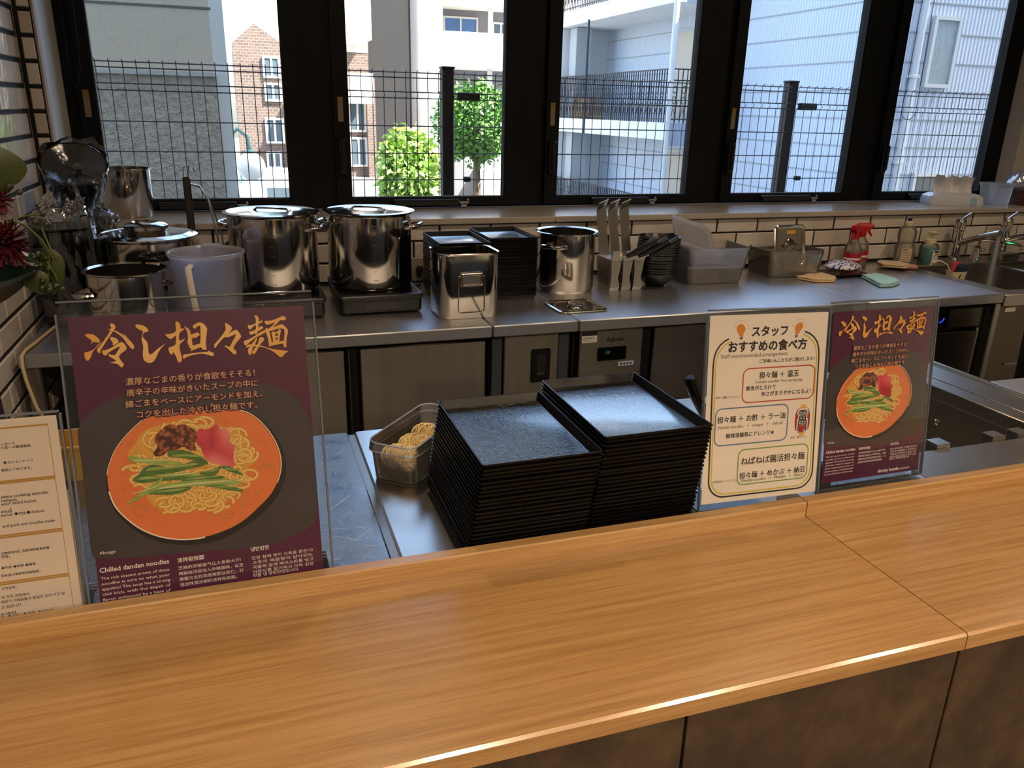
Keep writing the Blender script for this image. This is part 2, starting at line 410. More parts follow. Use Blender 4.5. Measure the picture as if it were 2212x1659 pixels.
# ------------------------------------------------------------------ windows
GX0, GP, GW_, GB, GT = -.425, .8213, .602, 1.112, 2.27
WY = 3.10
for i in range(5):
    gx0 = GX0 + GP*i; gx1 = gx0 + GW_
    ox0 = gx0 - (.092 if i == 0 else .1096); ox1 = gx1 + (.12 if i == 4 else .1096)
    w = sthing('window_%d' % (i+1), ((gx0+gx1)/2, WY, SILL))
    fb = MB()   # outer frame
    fb.box(ox0, gx0-.052, 3.085, 3.14, SILL, 2.35); fb.box(gx1+.052, ox1, 3.085, 3.14, SILL, 2.35)
    fb.box(gx0-.052, gx1+.052, 3.085, 3.14, SILL, 1.086); fb.box(gx0-.052, gx1+.052, 3.085, 3.14, GT+.03, 2.35)
    wb(fb, 'window_frame', M['frame'], w, False)
    sb = MB()   # sash
    sb.box(gx0-.052, gx0, 3.062, 3.12, 1.082, GT+.032); sb.box(gx1, gx1+.052, 3.062, 3.12, 1.082, GT+.032)
    sb.box(gx0, gx1, 3.062, 3.12, 1.082, GB); sb.box(gx0, gx1, 3.062, 3.12, GT, GT+.032)
    wb(sb, 'sash', M['frame'], w, False)
    bd = MB()
    for a in (gx0, gx1-.004): bd.box(a, a+.004, 3.068, 3.092, GB, GT)
    bd.box(gx0, gx1, 3.068, 3.092, GB, GB+.004)
    wb(bd, 'glazing_bead', M['rubber'], w, False)
    wb(MB().box(gx0, gx1, 3.094, 3.098, GB, GT), 'pane', M['pane'], w, False)
    # opener bar with latch at the foot, lever handle and sticker on the left stile
    bx = gx0 + .155
    wb(MB().cbox(bx, bx+.255, 3.035, 3.064, 1.084, 1.107, .003), 'opener_bar', M['frame2'], w)
    lt = MB().cbox(bx+.256, bx+.295, 3.040, 3.060, 1.090, 1.101, .002); lt.cbox(bx+.262, bx+.285, 3.036, 3.060, 1.079, 1.091, .002)
    lt.ball((bx+.292, 3.048, 1.101), .006, 10, 6)
    wb(lt, 'latch', M['chrome'], w)
    hd = MB().cbox(gx0-.040, gx0-.014, 3.040, 3.063, 1.20, 1.33, .004); hd.cbox(gx0-.034, gx0-.020, 3.026, 3.042, 1.215, 1.325, .004)
    wb(hd, 'handle', M['frame2'], w)
    if i < 4:
        wb(MB().box(gx0-.037, gx0-.018, 3.0605, 3.0622, 1.385, 1.455), 'sticker', M['sticker'] if 'sticker' in M else M.setdefault('sticker', pm('sticker_paper', '8a7a66', .6)), w, False)
        wb(MB().box(gx0-.037, gx0-.018, 3.0600, 3.0618, 1.447, 1.470), 'sticker_band', M.setdefault('sticker_y', pm('sticker_yellow', '8a7226', .6)), w, False)

def chain(name, label, pts):
    mb = MB(); P = [Vector(p) for p in pts]
    mb.tube(P, .0008, 5)
    carry = 0
    for a, b2 in zip(P, P[1:]):
        d = (b2-a).length; t = carry
        while t < d:
            mb.ball(a.lerp(b2, t/d), .0023, 6, 4); t += .0062
        carry = t - d
    tag(mb.build(name, M['black_mat']), label, 'blind chain')
chain('blind_chain', 'black bead chain loop hanging beside the leftmost window',
      [(-.447, 3.02, 2.3), (-.447, 3.02, 1.62), (-.452, 3.02, 1.53), (-.462, 3.02, 1.49), (-.470, 3.02, 1.47), (-.478, 3.02, 1.49), (-.480, 3.02, 1.55), (-.482, 3.02, 2.3)])
pts = [(2.876, 3.03, 2.3), (2.870, 3.03, 1.62), (2.866, 3.03, 1.51)] + [(2.906 - .040*math.cos(a), 3.03, 1.475 - .035*math.sin(a)) for a in [i*PI/8 for i in range(9)]] + [(2.946, 3.03, 1.52), (2.944, 3.03, 1.62), (2.930, 3.03, 2.3)]
chain('blind_chain', 'black bead chain loop hanging in front of the rightmost window', pts)

# ------------------------------------------------------------------ ceiling lamps (dining side, plus added fill over the kitchen aisle) and the exit sign
def downlight(x, y, power, label, size=.11, temp=(1.0, .75, .51), spread=2.6):
    t = thing('downlight', label, 'ceiling light', (x, y, 2.6), group='recessed warm ceiling downlights')
    MB().lathe([(.085, -.001), (.085, -.006), (.062, -.006), (.060, -.001)], seg=28).build('trim_ring', M['white_plastic'], t)
    L = bpy.data.lights.new('lamp', 'AREA'); L.shape = 'DISK'; L.size = size; L.energy = power; L.color = temp; L.spread = spread
    o = bpy.data.objects.new('lamp', L); COL.objects.link(o); o.parent = t; o.location = (0, 0, -.012)
    return t
DL = [(-.35, .15), (.45, .15), (1.25, .15), (2.05, .15), (-.35, -1.2), (.6, -1.2), (1.6, -1.2), (2.6, -1.2), (.1, -2.5), (1.3, -2.5), (2.5, -2.5)]
for k, (x, y) in enumerate(DL):
    downlight(x, y, 1.5 if y > 0 else 30 if y > -2 else 34, 'recessed warm downlight, %s from the left in the %s dining row' % (['first', 'second', 'third', 'fourth'][(k % 4) if k < 8 else k-8], 'counter' if y > 0 else 'middle' if y > -2 else 'back'))
for k, (x, y) in enumerate([(.3, 1.75), (1.6, 1.75), (2.9, 1.75)]):  # fill lamps added to brighten the otherwise mostly unlit kitchen
    downlight(x, y, 6, 'added warm fill downlight, %s from the left above the kitchen aisle' % ['first', 'second', 'third'][k])
ex = thing('exit_sign', 'green emergency exit sign on the dining room wall', 'sign', (3.3, -3.39, 2.05))
MB().cbox(-.17, .17, -.01, .03, -.09, .09, .004).build('sign_box', M['white_plastic'], ex)
MB().box(-.15, .15, .0301, .032, -.07, .07).build('lit_panel', pm('exit_green', '0a8f45', .4, emit=('18d060', 16)), ex, False)
# ------------------------------------------------------------------ near counter (dining side)
LB, LF, LZ, WZ, WF = .890, .870, .892, .868, .572     # ledge back, ledge front, ledge top, wood top, wood front edge
XS = .775
for (x0, x1, lab) in ((-.9, XS-.0008, 'long oak veneer counter top in front of the trays and the large menu poster'), (XS+.0008, 3.0, 'oak veneer counter top section to the right of the fine cross seam')):
    t = thing('wooden_counter', lab, 'counter', ((x0+x1)/2, .72, WZ-.025))
    mb = MB(); hx = (x1-x0)/2; cx = (x0+x1)/2; yc = (WF+LF)/2; hy = (LF-WF)/2
    b = .003
    prof = [(WF+b, WZ-.025), (WF, WZ-.025+b), (WF, WZ-b), (WF+b, WZ), (LF+.002, WZ), (LF+.002, WZ-.025)]
    mb.loft([[(x0, y, z) for y, z in prof], [(x1, y, z) for y, z in prof]])
    wb(mb, 'counter_top', M['wood'], t, True, 40)
    mb = MB(); b = .002
    prof = [(LF, WZ-.03), (LF, LZ-b), (LF+b, LZ), (LB-b, LZ), (LB, LZ-b), (LB, WZ-.03)]
    mb.loft([[(x0, y, z) for y, z in prof], [(x1, y, z) for y, z in prof]])
    wb(mb, 'upstand', M['wood_edge'], t, True, 40)
tail = M['steel_front']
for k, (a, b2) in enumerate(((-.54, -.02), (-.015, .505), (.51, 1.03), (1.665, 2.20), (2.205, 2.74))):  # unseen panels added to give the far doors a brighter reflection
    tag(MB().cbox(a, b2, 1.36, 1.40, .12, .80, .004).build('reflector_panel', tail), 'added steel reflector panel on the staff side of the near tables, %s from the left' % ['first', 'second', 'third', 'fourth', 'fifth'][k], 'panel', 'added reflector panels on the staff side')
sub = struct(MB().box(-.9, 3.0, .62, .868, 0, WZ-.03).build('wall_counter_base', M['dark_gap'], smooth=False))
px = [-.353, .032, .417, .802, 1.187, 1.572, 1.957, 2.342, 2.727]
for a, b2 in zip(px, px[1:]):
    MB().cbox(a+.0018, b2-.0018, .598, .62, .08, WZ-.034, .001).build('panel', M['laminate'], sub)

# steel service tables behind the ledge
t = thing('steel_table', 'scratched stainless steel table left of the dark joint behind the large menu', 'table', (-.2, 1.16, 0))
mb = MB().cbox(-.55, .158, .892, 1.427, .81, ZS, .003); wb(mb, 'worktop', M['steel_scratched'], t)
for (x, y) in ((-.5, .94), (.12, .94), (-.5, 1.38), (.12, 1.38)): wb(MB().cbox(x-.02, x+.02, y-.02, y+.02, 0, .81, .004), 'leg', M['steel_dark'], t)
t = thing('steel_table', 'smooth stainless steel table under the tray stacks and noodle box', 'table', (.6, 1.16, 0))
mb = MB().cbox(.170, 1.10, .892, 1.427, .81, ZS, .003); wb(mb, 'worktop', M['steel_satin'], t)
for (x, y) in ((.2, .94), (1.06, .94), (.2, 1.38), (1.06, 1.38)): wb(MB().cbox(x-.02, x+.02, y-.02, y+.02, 0, .81, .004), 'leg', M['steel_dark'], t)
wb(MB().box(.158, .170, .893, 1.42, .80, ZS-.004), 'joint_strip', M['steel_dark'], t, False)
# recessed steel well at the right end
t = thing('steel_well', 'empty recessed stainless steel well with bent brackets at right of the counter', 'well', (1.38, 1.2, 0))
X0, X1, Y0, Y1 = 1.103, 1.516, 1.05, 1.46
wb(MB().cbox(X0, 1.661, .892, Y0, .81, ZS, .002), 'front_strip', M['steel_dark'], t)
mb = MB().cbox(X1, 1.648, Y0, 1.50, .60, ZS, .002); wb(mb, 'side_rim', M['steel_dark'], t)
prof = [(1.6485, .81), (1.6485, ZS+.003), (1.651, ZS+.006), (1.658, ZS+.006), (1.661, ZS+.003), (1.661, .81)]
wb(MB().cbox(1.560, 1.5625, Y0+.001, 1.499, ZS-.001, ZS+.0022, .0005), 'fold_line', M['steel_satin'], t)
wb(MB().loft([[(x, Y0, z) for x, z in prof], [(x, 1.50, z) for x, z in prof]]), 'raised_edge', M['steel_satin'], t)
wb(MB().box(X0, X1, Y1, 1.50, .60, ZS), 'back_rim', M['steel_satin'], t, False)
wb(MB().box(X0, X1, Y0, Y1, .60, .61), 'well_floor', M['steel_dark'], t, False)
wb(MB().box(X0, X0+.01, Y0, Y1, .60, ZS), 'side_wall', M['steel_dark'], t, False)
wb(MB().box(X0, X1, Y0, Y0+.002, .60, ZS-.002), 'front_wall', M['steel_dark'], t, False)
wb(MB().box(X1-.004, X1, Y0, Y1, .60, ZS-.03), 'liner_plate', M['steel_dark'], t, False)
for y, z in ((1.32, .77), (1.13, .77)):
    s = MB().lathe([(.007, 0), (.007, .002), (.004, .004), (.0015, .002)], seg=14)
    s.move(Matrix.Translation((X1-.004, y, z)) @ Matrix.Rotation(-PI/2, 4, 'Y')); wb(s, 'screw', M['chrome'], t)
for x in (1.235, 1.375, 1.44):
    k = MB().loft([[(x-.016, Y0+.002, .79), (x-.016, Y0+.002, .858), (x-.016, Y0+.030, .858), (x-.016, Y0+.030, .835), (x-.016, Y0+.027, .835), (x-.016, Y0+.027, .855), (x-.016, Y0+.005, .855), (x-.016, Y0+.005, .79)],
                   [(x+.016, Y0+.002, .79), (x+.016, Y0+.002, .858), (x+.016, Y0+.030, .858), (x+.016, Y0+.030, .835), (x+.016, Y0+.027, .835), (x+.016, Y0+.027, .855), (x+.016, Y0+.005, .855), (x+.016, Y0+.005, .79)]])
    wb(k, 'bracket', M['steel_satin'], t)
for (x, y) in ((1.14, .94), (1.62, .94), (1.14, 1.46), (1.62, 1.46)): wb(MB().cbox(x-.02, x+.02, y-.02, y+.02, 0, .60, .004), 'leg', M['steel_dark'], t)
t = thing('steel_table', 'stainless steel table at the far right beyond the recessed well', 'table', (2.2, 1.1, 0))
wb(MB().cbox(1.665, 2.9, .892, 1.335, .815, ZS+.004, .003), 'worktop', M['steel_top'], t)
for (x, y) in ((1.70, .94), (2.8, .94), (1.70, 1.29), (2.8, 1.29)): wb(MB().cbox(x-.02, x+.02, y-.02, y+.02, 0, .815, .004), 'leg', M['steel_dark'], t)

# ------------------------------------------------------------------ far counter units under the window
def front_text(body, x, z, h, y, mat, parent, name='lettering', bold=.0):
    c = bpy.data.curves.new('txt', 'FONT'); c.body = body; c.size = h; c.resolution_u = 2; c.offset = bold
    o = bpy.data.objects.new('txt', c); COL.objects.link(o); bpy.context.view_layer.update()
    me = bpy.data.meshes.new_from_object(o.evaluated_get(bpy.context.evaluated_depsgraph_get()))
    bpy.data.objects.remove(o); me.transform(Matrix.Rotation(PI/2, 4, 'X'))
    w = bpy.data.objects.new(name, me); COL.objects.link(w); me.materials.clear(); me.materials.append(mat); w.parent = parent
    L = parent.location; w.location = (x-L.x, y-L.y, z-L.z); return w
YF = 2.11
def unit(name, label, x0, x1, cat='cabinet', top=True, topmat='steel_top'):
    t = thing(name, label, cat, ((x0+x1)/2, 2.44, 0))
    wb(MB().box(x0+.004, x1-.004, YF+.055, 2.752, .12, .816), 'body', M['dark_gap'], t, False)
    if top: wb(MB().cbox(x0+.001, x1-.001, YF, 2.757, .815, ZS, .003), 'worktop', M[topmat], t)
    for x in (x0+.06, x1-.06):
        for y in (YF+.09, 2.70): wb(MB().lathe([(.018, 0), (.018, .12)], x, y, 14), 'leg', M['steel_dark'], t)
    return t
t = thing('side_table', 'open stainless side table in the corner under the wrapped containers', 'table', (-.31, 2.44, 0))
wb(MB().cbox(-.545, -.081, YF, 2.757, .815, ZS, .003), 'worktop', M['steel_top'], t)
for (x, y) in ((-.52, YF+.03), (-.11, YF+.03), (-.52, 2.72), (-.11, 2.72)): wb(MB().cbox(x-.018, x+.018, y-.018, y+.018, 0, .815, .004), 'leg', M['steel_dark'], t)
wb(MB().cbox(-.54, -.09, YF+.02, 2.74, .16, .175, .003), 'lower_shelf', M['steel_dark'], t)
t = thing('grey_sack', 'lumpy grey sack stored under the corner side table', 'sack', (-.34, 2.36, .1755))
rnd = random.Random(2); mb = MB().ball((0, 0, .23), .17, 24, 16, 1.45)
mb.v = [(p[0]*(1+rnd.uniform(-.05,.05)), p[1]*(1+rnd.uniform(-.05,.05)), max(0, p[2]+rnd.uniform(-.01,.01))) for p in mb.v]
mb.build('cloth_body', pm('sack_cloth', '7d7468', .95, bmp=(60, .5, .004)), t, ang=80)
u = unit('undercounter_fridge', 'stainless undercounter refrigerator below the two stock pots', -.079, .660)
wb(MB().cbox(-.070, .238, YF+.02, YF+.06, .15, .803, .003), 'door', M['steel_front'], u)
wb(MB().cbox(.280, .646, YF+.02, YF+.06, .15, .803, .003), 'door', M['steel_front'], u)
wb(MB().cbox(.2435, .2745, YF+.028, YF+.06, .15, .803, .002), 'handle_channel', M['black_mat'], u)
wb(MB().cbox(.2475, .2515, YF+.020, YF+.03, .15, .80, .001), 'door_edge', M['steel_dark'], u)
u = unit('slim_cabinet', 'slim stainless cabinet with a black recessed pull behind the square pot', .662, .930)
for a, b2 in ((.668, .700), (.880, .914)): wb(MB().cbox(a, b2, YF+.03, YF+.06, .13, .813, .002), 'side_post', M['grey_post'], u)
d = wb(MB().cbox(.703, .877, YF+.022, YF+.06, .13, .812, .003), 'door', M['steel_front'], u)
pl = MB().cbox(.789, .850, YF+.016, YF+.024, .660, .765, .003); L = u.location
pl.v = [(p[0]-L.x, p[1]-L.y, p[2]-L.z) for p in pl.v]; pl.build('pull_plate', M['black_mat'], d)
pr = MB().box(.806, .833, YF+.0145, YF+.0165, .685, .748); pr.v = [(p[0]-L.x, p[1]-L.y, p[2]-L.z) for p in pr.v]; pr.build('pull_recess', M['dark_gap'], d, False)
pe = MB().box(.806, .830, YF+.0125, YF+.0150, .684, .690); pe.v = [(p[0]-L.x, p[1]-L.y, p[2]-L.z) for p in pe.v]; pe.build('pull_lip', M['steel_satin'], d, False)
u = unit('undercounter_freezer', 'stainless undercounter freezer with a temperature display and maker lettering', .932, 1.998)
cp = wb(MB().cbox(.944, 1.160, YF+.02, YF+.06, .15, .812, .003), 'control_panel', M['steel_front'], u)
wb(MB().cbox(1.198, 1.985, YF+.02, YF+.06, .15, .806, .003), 'door', M['steel_front'], u)
wb(MB().cbox(1.163, 1.193, YF+.03, YF+.06, .15, .806, .002), 'handle_channel', M['black_mat'], u)
wb(MB().box(.951, 1.001, YF+.0185, YF+.0205, .773, .806), 'rating_plate', M['paper'], u, False)
wb(MB().box(.951, 1.001, YF+.0180, YF+.0200, .795, .806), 'plate_header', M['ink'], u, False)
for q in range(4): wb(MB().box(.954, .998-.006*(q % 2), YF+.0180, YF+.0190, .7765+q*.0045, .7780+q*.0045), 'plate_print', M['ink_grey'], u, False)
front_text('fujimak', 1.036, .772, .020, YF+.0192, M['ink'], u, 'maker_lettering', .0005)
wb(MB().cbox(1.006, 1.104, YF+.0165, YF+.021, .711, .755, .002), 'display', M['black_gloss'], u)
front_text('-20', 1.028, .734, .014, YF+.0160, pm('green_digits', '123018', .4, emit=('3fae4a', .35)), u, 'digits')
wb(MB().box(1.078, 1.132, YF+.0185, YF+.0205, .690, .704), 'blue_sticker', pm('pale_blue_label', '9fb6c9', .5), u, False)
for q in range(4): wb(MB().box(1.086+q*.011, 1.092+q*.011, YF+.0180, YF+.0190, .694, .700), 'sticker_print', M['ink'], u, False)
u = unit('glasswasher', 'stainless undercounter washer with a black panel and blue light beside the sink', 2.0, 2.612)
wb(MB().cbox(2.01, 2.545, YF+.022, YF+.06, .728, .800, .002), 'upper_panel', M['steel_front'], u)
wb(MB().cbox(2.01, 2.530, YF+.010, YF+.06, .16, .715, .003), 'door', M['steel_front'], u)
wb(MB().box(2.533, 2.545, YF+.02, YF+.06, .16, .722), 'door_side', M['steel_satin'], u, False)
wb(MB().cbox(2.30, 2.392, YF+.018, YF+.03, .733, .798, .002), 'control_glass', M['black_gloss'], u)
arc = MB().tube([(2.345 + .022*math.cos(a), YF+.0175, .775 + .022*math.sin(a)) for a in [-1.5 + .11*i for i in range(12)]], .0016, 6)
wb(arc, 'blue_light', pm('blue_led', '1020a0', .4, emit=('2034ff', 3.0)), u)
wb(MB().box(2.549, 2.582, YF+.045, YF+.06, .12, .812), 'side_gap', M['dark_gap'], u, False)
wb(MB().cbox(2.584, 2.610, YF+.004, YF+.045, 0, .815, .003), 'corner_post', M['steel_satin'], u)

# sink unit
t = thing('sink_unit', 'deep stainless steel double sink beneath the right window', 'sink', (3.4, 2.44, 0))
SX0, SX1 = 2.616, 4.6; bx0, bx1, dv0, dv1 = 2.70, 3.12, 3.16, 3.62
SZ = ZS - .004
wb(MB().cbox(SX0, SX1, YF, YF+.065, .800, SZ, .003), 'front_rim', M['steel_satin'], t)
wb(MB().cbox(SX0, bx0, YF+.065, 2.60, .800, SZ, .002), 'side_rim', M['steel_satin'], t)
wb(MB().cbox(bx1, dv0, YF+.065, 2.60, .800, SZ, .002), 'divider', M['steel_satin'], t)
wb(MB().cbox(dv1, SX1, YF+.065, 2.60, .800, SZ, .002), 'side_rim', M['steel_satin'], t)
wb(MB().cbox(SX0, SX1, 2.60, 2.757, .800, SZ+.012, .003), 'faucet_deck', M['steel_dark'], t)
for a, b2 in ((bx0, bx1), (dv0, dv1)):
    cxx = (a+b2)/2; hw = (b2-a)/2; cyy = (YF+.065+2.60)/2; hd = (2.60-YF-.065)/2
    wb(MB().rloft([(hw, hd, .05, SZ-.001), (hw-.004, hd-.004, .05, .70), (hw-.02, hd-.02, .05, .615), (hw-.05, hd-.05, .04, .60)], cxx, cyy, 6, False, True), 'basin', M['steel_dark'], t)
wb(MB().box(SX0+.01, SX1, YF+.03, YF+.06, .12, .80), 'apron', M['steel_front'], t, False)
wb(MB().box(SX0+.01, SX0+.012, YF+.028, 2.75, .12, .80), 'side_panel', M['steel_front'], t, False)
wb(MB().box(2.665, 2.715, YF+.028, YF+.031, .772, .800), 'label_plate', M['paper'], t, False)
wb(MB().box(2.665, 2.715, YF+.027, YF+.030, .793, .800), 'label_header', M['ink'], t, False)
wb(MB().box(2.72, 3.4, YF+.026, YF+.031, .56, .568), 'apron_fold', M['steel_satin'], t, False)
# ------------------------------------------------------------------ things on the far counter
def loop_handle(cx, cy, z, ang, r, out=.045, half=.045, rad=.0055, drop=0.0):
    """bent rod handle on a round pot at angle ang"""
    d = Vector((math.cos(ang), math.sin(ang), 0)); s = Vector((-d.y, d.x, 0)); c = Vector((cx, cy, z))
    pts = []
    for k in range(13):
        a = PI * k / 12
        pts.append(c + d*(r - .004 + out*min(1, 1.25*math.sin(a))) + s*half*math.cos(a) + Vector((0, 0, drop*math.sin(a))))
    return MB().tube(pts, rad, 10)
def pot_body(r, h, rim=.006, t=.002):
    return MB().lathe([(r*.94, 0), (r-.004, .004), (r, .012), (r, h-.006), (r+rim*.6, h-.003), (r+rim, h), (r+rim*.7, h+.002), (r-t, h-.002), (r-t, .008), (r*.9, .004)], seg=56)

# induction hobs with stock pots
def hob(x, label):
    t = thing('induction_hob', label, 'hob', (x, 2.47, ZS))
    MB().rloft([(.120, .155, .01, .008), (.122, .157, .012, .014), (.122, .157, .012, .044), (.126, .161, .014, .046), (.128, .163, .014, .056), (.124, .159, .012, .060)]).build('casing', M['black_mat'], t)
    MB().rloft([(.118, .14, .008, .0602), (.118, .14, .008, .0608)]).build('glass_plate', M['black_gloss'], t)
    for sx in (-1, 1):
        for sy in (-1, 1): MB().lathe([(.012, 0), (.012, .009)], sx*.1, sy*.13, 12).build('foot', M['rubber'], t)
    MB().box(-.05, .05, -.1575, -.156, .018, .038).build('control_strip', M['black_gloss'], t, False)
    return t
hob(.087, 'black portable induction hob under the left stock pot'); hob(.376, 'black portable induction hob under the right stock pot')
def stockpot(x, y, label, rz):
    t = thing('stock_pot', label, 'pot', (x, y, ZS+.061), (0, 0, rz))
    pot_body(.128, .226).build('body', M['steel_pot'], t)
    for a in (PI, 0): loop_handle(0, 0, .185, a, .128, .036, .042, .0065, .008).build('handle', M['steel_pot'], t)
    lid = MB().lathe([(.130, .224), (.138, .226), (.139, .230), (.128, .2325), (.118, .228), (.064, .233), (.060, .231), (.056, .2315), (.02, .2305), (.001, .2305)], seg=56).build('lid', M['steel_pot'], t)
    MB().tube([(-.055, 0, .231), (-.046, 0, .2375), (0, 0, .239), (.046, 0, .2375), (.055, 0, .231)], .006, 8, flat=.55).build('lid_handle', M['steel_pot'], lid)
    mk = MB()
    for k in range(7):
        a = -PI/2 + .42; z = .035 + k*.027; w = .055 if k % 2 == 0 else .035
        mk.add([(.1286*math.cos(a+s), .1286*math.sin(a+s), z+q) for s, q in ((-w, -.0008), (w, -.0008), (w, .0008), (-w, .0008))], [(0,1,2,3)])
    mk.build('gauge_mark', M['steel_dark'], t, False)
    return t
stockpot(.084, 2.480, 'tall lidded stock pot left of its twin, next to the measuring jug', -.5)
stockpot(.370, 2.476, 'tall lidded stock pot right of its twin, next to the black trays', -.45)

# casserole with domed-knob lid, wide open pot, jug
t = thing('casserole_pot', 'wide stainless casserole with a stepped lid and broad ring knob', 'pot', (-.262, 2.49, ZS))
pot_body(.126, .225).build('body', M['steel_pot'], t)
ld = MB().lathe([(.127, .224), (.136, .226), (.136, .230), (.124, .234), (.120, .232), (.110, .236), (.106, .234), (.062, .240), (.001, .240)], seg=56).build('lid', M['steel_pot'], t)
MB().lathe([(.050, .239), (.058, .246), (.058, .256), (.050, .262), (.036, .266), (.032, .262), (.034, .25)], seg=40).build('knob', M['steel_pot'], ld)
for a in (-1.3, PI-1.3): loop_handle(0, 0, .185, a, .126, .04, .045, .0075).build('handle', M['black_gloss'], t)
t = thing('open_pot', 'open stainless saucepan with a thick rolled rim in front of the casserole', 'pot', (-.303, 2.27, ZS))
pot_body(.094, .172, .010).build('body', M['steel_pot'], t)
for a in (PI+.35, .35): loop_handle(0, 0, .118, a, .094, .035, .036, .008).build('handle', M['steel_pot'], t)
MB().lathe([(.085, .010), (.001, .010)], seg=32, cap0=False, cap1=False).build('pot_floor', M['steel_satin'], t)
t = thing('measuring_jug', 'milky plastic measuring jug with a white handle beside the stock pot', 'jug', (-.100, 2.275, ZS))
prof = [(.074, 0), (.078, .004), (.095, .200), (.1005, .207), (.1005, .213), (.0965, .214), (.0915, .208), (.075, .008), (.001, .006)]
jb = MB().lathe(prof, seg=48, cap1=False); jb.build('body', M['plastic_milky'], t)
sp = MB(); sp.loft([[(-.012, .088, .165), (.034, .086, .165), (.038, .089, .212), (-.016, .090, .212)], [(.000, .106, .180), (.020, .106, .180), (.032, .108, .216), (-.010, .110, .216)]])
sp.build('spout', M['plastic_milky'], t)
hp = [(-.035, -.080, .190), (-.042, -.118, .188), (-.040, -.124, .16), (-.034, -.118, .08), (-.028, -.108, .045), (-.024, -.080, .035)]
MB().tube(hp, .0085, 8, flat=.7).build('handle', M['white_plastic'], t)

# pot on the sill
t = thing('straight_pot', 'straight-sided stainless pot standing alone on the window sill', 'pot', (-.362, 2.965, SILL))
MB().lathe([(.077, 0), (.081, .006), (.083, .152), (.088, .155), (.088, .158), (.081, .157), (.079, .006), (.001, .004)], seg=48, cap1=False).build('body', M['steel_pot'], t)

# two black vessels wrapped in clear film in the corner
def film_bag(r0_, r1_, z0, z1, amp, seed, seg=64, rows=14, top_open=True, lean=(0, 0)):
    rnd = random.Random(seed); ph = [rnd.uniform(0, 6.28) for _ in range(8)]
    rings = []
    for i in range(rows):
        t_ = i/(rows-1); ring = []
        for j in range(seg):
            a = 2*PI*j/seg
            w = amp*(math.sin(5*a+ph[0]+3*t_)*.5 + math.sin(11*a+ph[1]-4*t_)*.35 + math.sin(19*a+ph[2]+9*t_)*.25 + math.sin(7*t_*3+ph[3]+a*2)*.4)
            w += amp*.8*abs(math.sin(9*a+ph[4]+6*t_))
            r = r0_ + (r1_-r0_)*t_ + w*(.6+.8*t_)
            zz = z0 + (z1-z0)*t_ + (amp*3*math.sin(3*a+ph[5]) + amp*2*math.sin(8*a+ph[6]))*t_*t_
            ring.append((r*math.cos(a) + lean[0]*t_, r*math.sin(a) + lean[1]*t_, zz))
        rings.append(ring)
    return MB().loft(rings, False, not top_open)
t = thing('wrapped_bin', 'tall black container in crumpled clear film standing in the corner by the tiles', 'container', (-.462, 2.42, ZS))
MB().lathe([(.068, 0), (.072, .006), (.080, .26), (.084, .264), (.080, .268), (.076, .262), (.070, .02), (.001, .012)], seg=40, cap1=False).build('body', M['black_gloss'], t)
film_bag(.073, .078, .02, .30, .0035, 3).build('film', M['film'], t, ang=70)
film_bag(.066, .030, .295, .345, .008, 9, rows=8, lean=(.02, -.01)).build('film_gather', M['film'], t, ang=70)
t = thing('wrapped_bowl', 'deep black bowl in clear film, tilted on top of the corner containers', 'container', (-.436, 2.565, 1.185), (.70, .16, 0))
MB().lathe([(.045, -.02), (.060, 0), (.074, .05), (.079, .115), (.082, .118), (.078, .12), (.072, .05), (.055, .01), (.001, .005)], seg=40, cap1=False).build('body', M['black_gloss'], t)
film_bag(.064, .083, .0, .135, .0028, 21).build('film', M['film'], t, ang=70)
rnd = random.Random(6); cv = [[(.080*f_*math.cos(a), .080*f_*math.sin(a), .118 - .035*(1-f_) + rnd.uniform(-.009, .009)*(1.2-f_)) for a in [2*PI*j/26 for j in range(26)]] for f_ in (1.0, .8, .6, .4, .22, .05)]
MB().loft(cv, False, True).build('film_cover', M['film'], t, ang=50)
t = thing('wrapped_canister', 'black canister under loose shiny film between the corner and the sill pot', 'container', (-.425, 2.665, ZS))
MB().lathe([(.055, 0), (.060, .006), (.063, .25), (.059, .255), (.001, .257)], seg=36).build('body', M['black_gloss'], t)
film_bag(.064, .062, .12, .27, .005, 33).build('film', M['film'], t, ang=70)
film_bag(.060, .018, .265, .30, .007, 37, rows=8).build('film_gather', M['film'], t, ang=70)

# utensils standing behind the casserole
t = thing('ladle', 'ladle with a dark wooden grip and double wire hook behind the casserole', 'ladle', (-.150, 2.66, ZS))
MB().cbox(-.012, .010, -.006, .006, .20, .375, .004).build('grip', pm('dark_handle_wood', '2a2320', .5), t)
for o_ in (-.006, .008):
    MB().tube([(o_-.002, .002*o_, .37), (o_-.002, 0, .395), (o_+.004, 0, .408), (o_+.013, 0, .404), (o_+.016, 0, .388)], .0016, 6).build('hook', M['chrome'], t)
MB().tube([(-.001, 0, .22), (-.001, 0, .03)], .004, 8).build('shaft', M['steel_satin'], t)
MB().lathe([(.001, 0), (.025, .006), (.034, .024), (.032, .024), (.023, .009), (.001, .004)], seg=20, cap0=False, cap1=False).build('bowl', M['steel_pot'], t)
t = thing('tongs', 'stainless tongs leaning open behind the measuring jug', 'tongs', (-.095, 2.64, ZS))
MB().tube([(-.045, 0, .355), (-.02, 0, .35), (.0, 0, .31), (.018, -.01, .20), (.028, -.02, .02)], .006, 8, flat=.45).build('arm', M['steel_satin'], t)
MB().tube([(-.045, .004, .355), (-.018, .012, .345), (.006, .02, .30), (.03, .02, .20), (.045, .01, .02)], .006, 8, flat=.45).build('arm', M['steel_satin'], t)
t = thing('black_knob_tool', 'small round black knob of a tool showing beside the left stock pot', 'tool', (-.045, 2.60, ZS))
MB().tube([(0, 0, 0), (0, 0, .165)], .004, 8).build('shaft', M['steel_satin'], t)
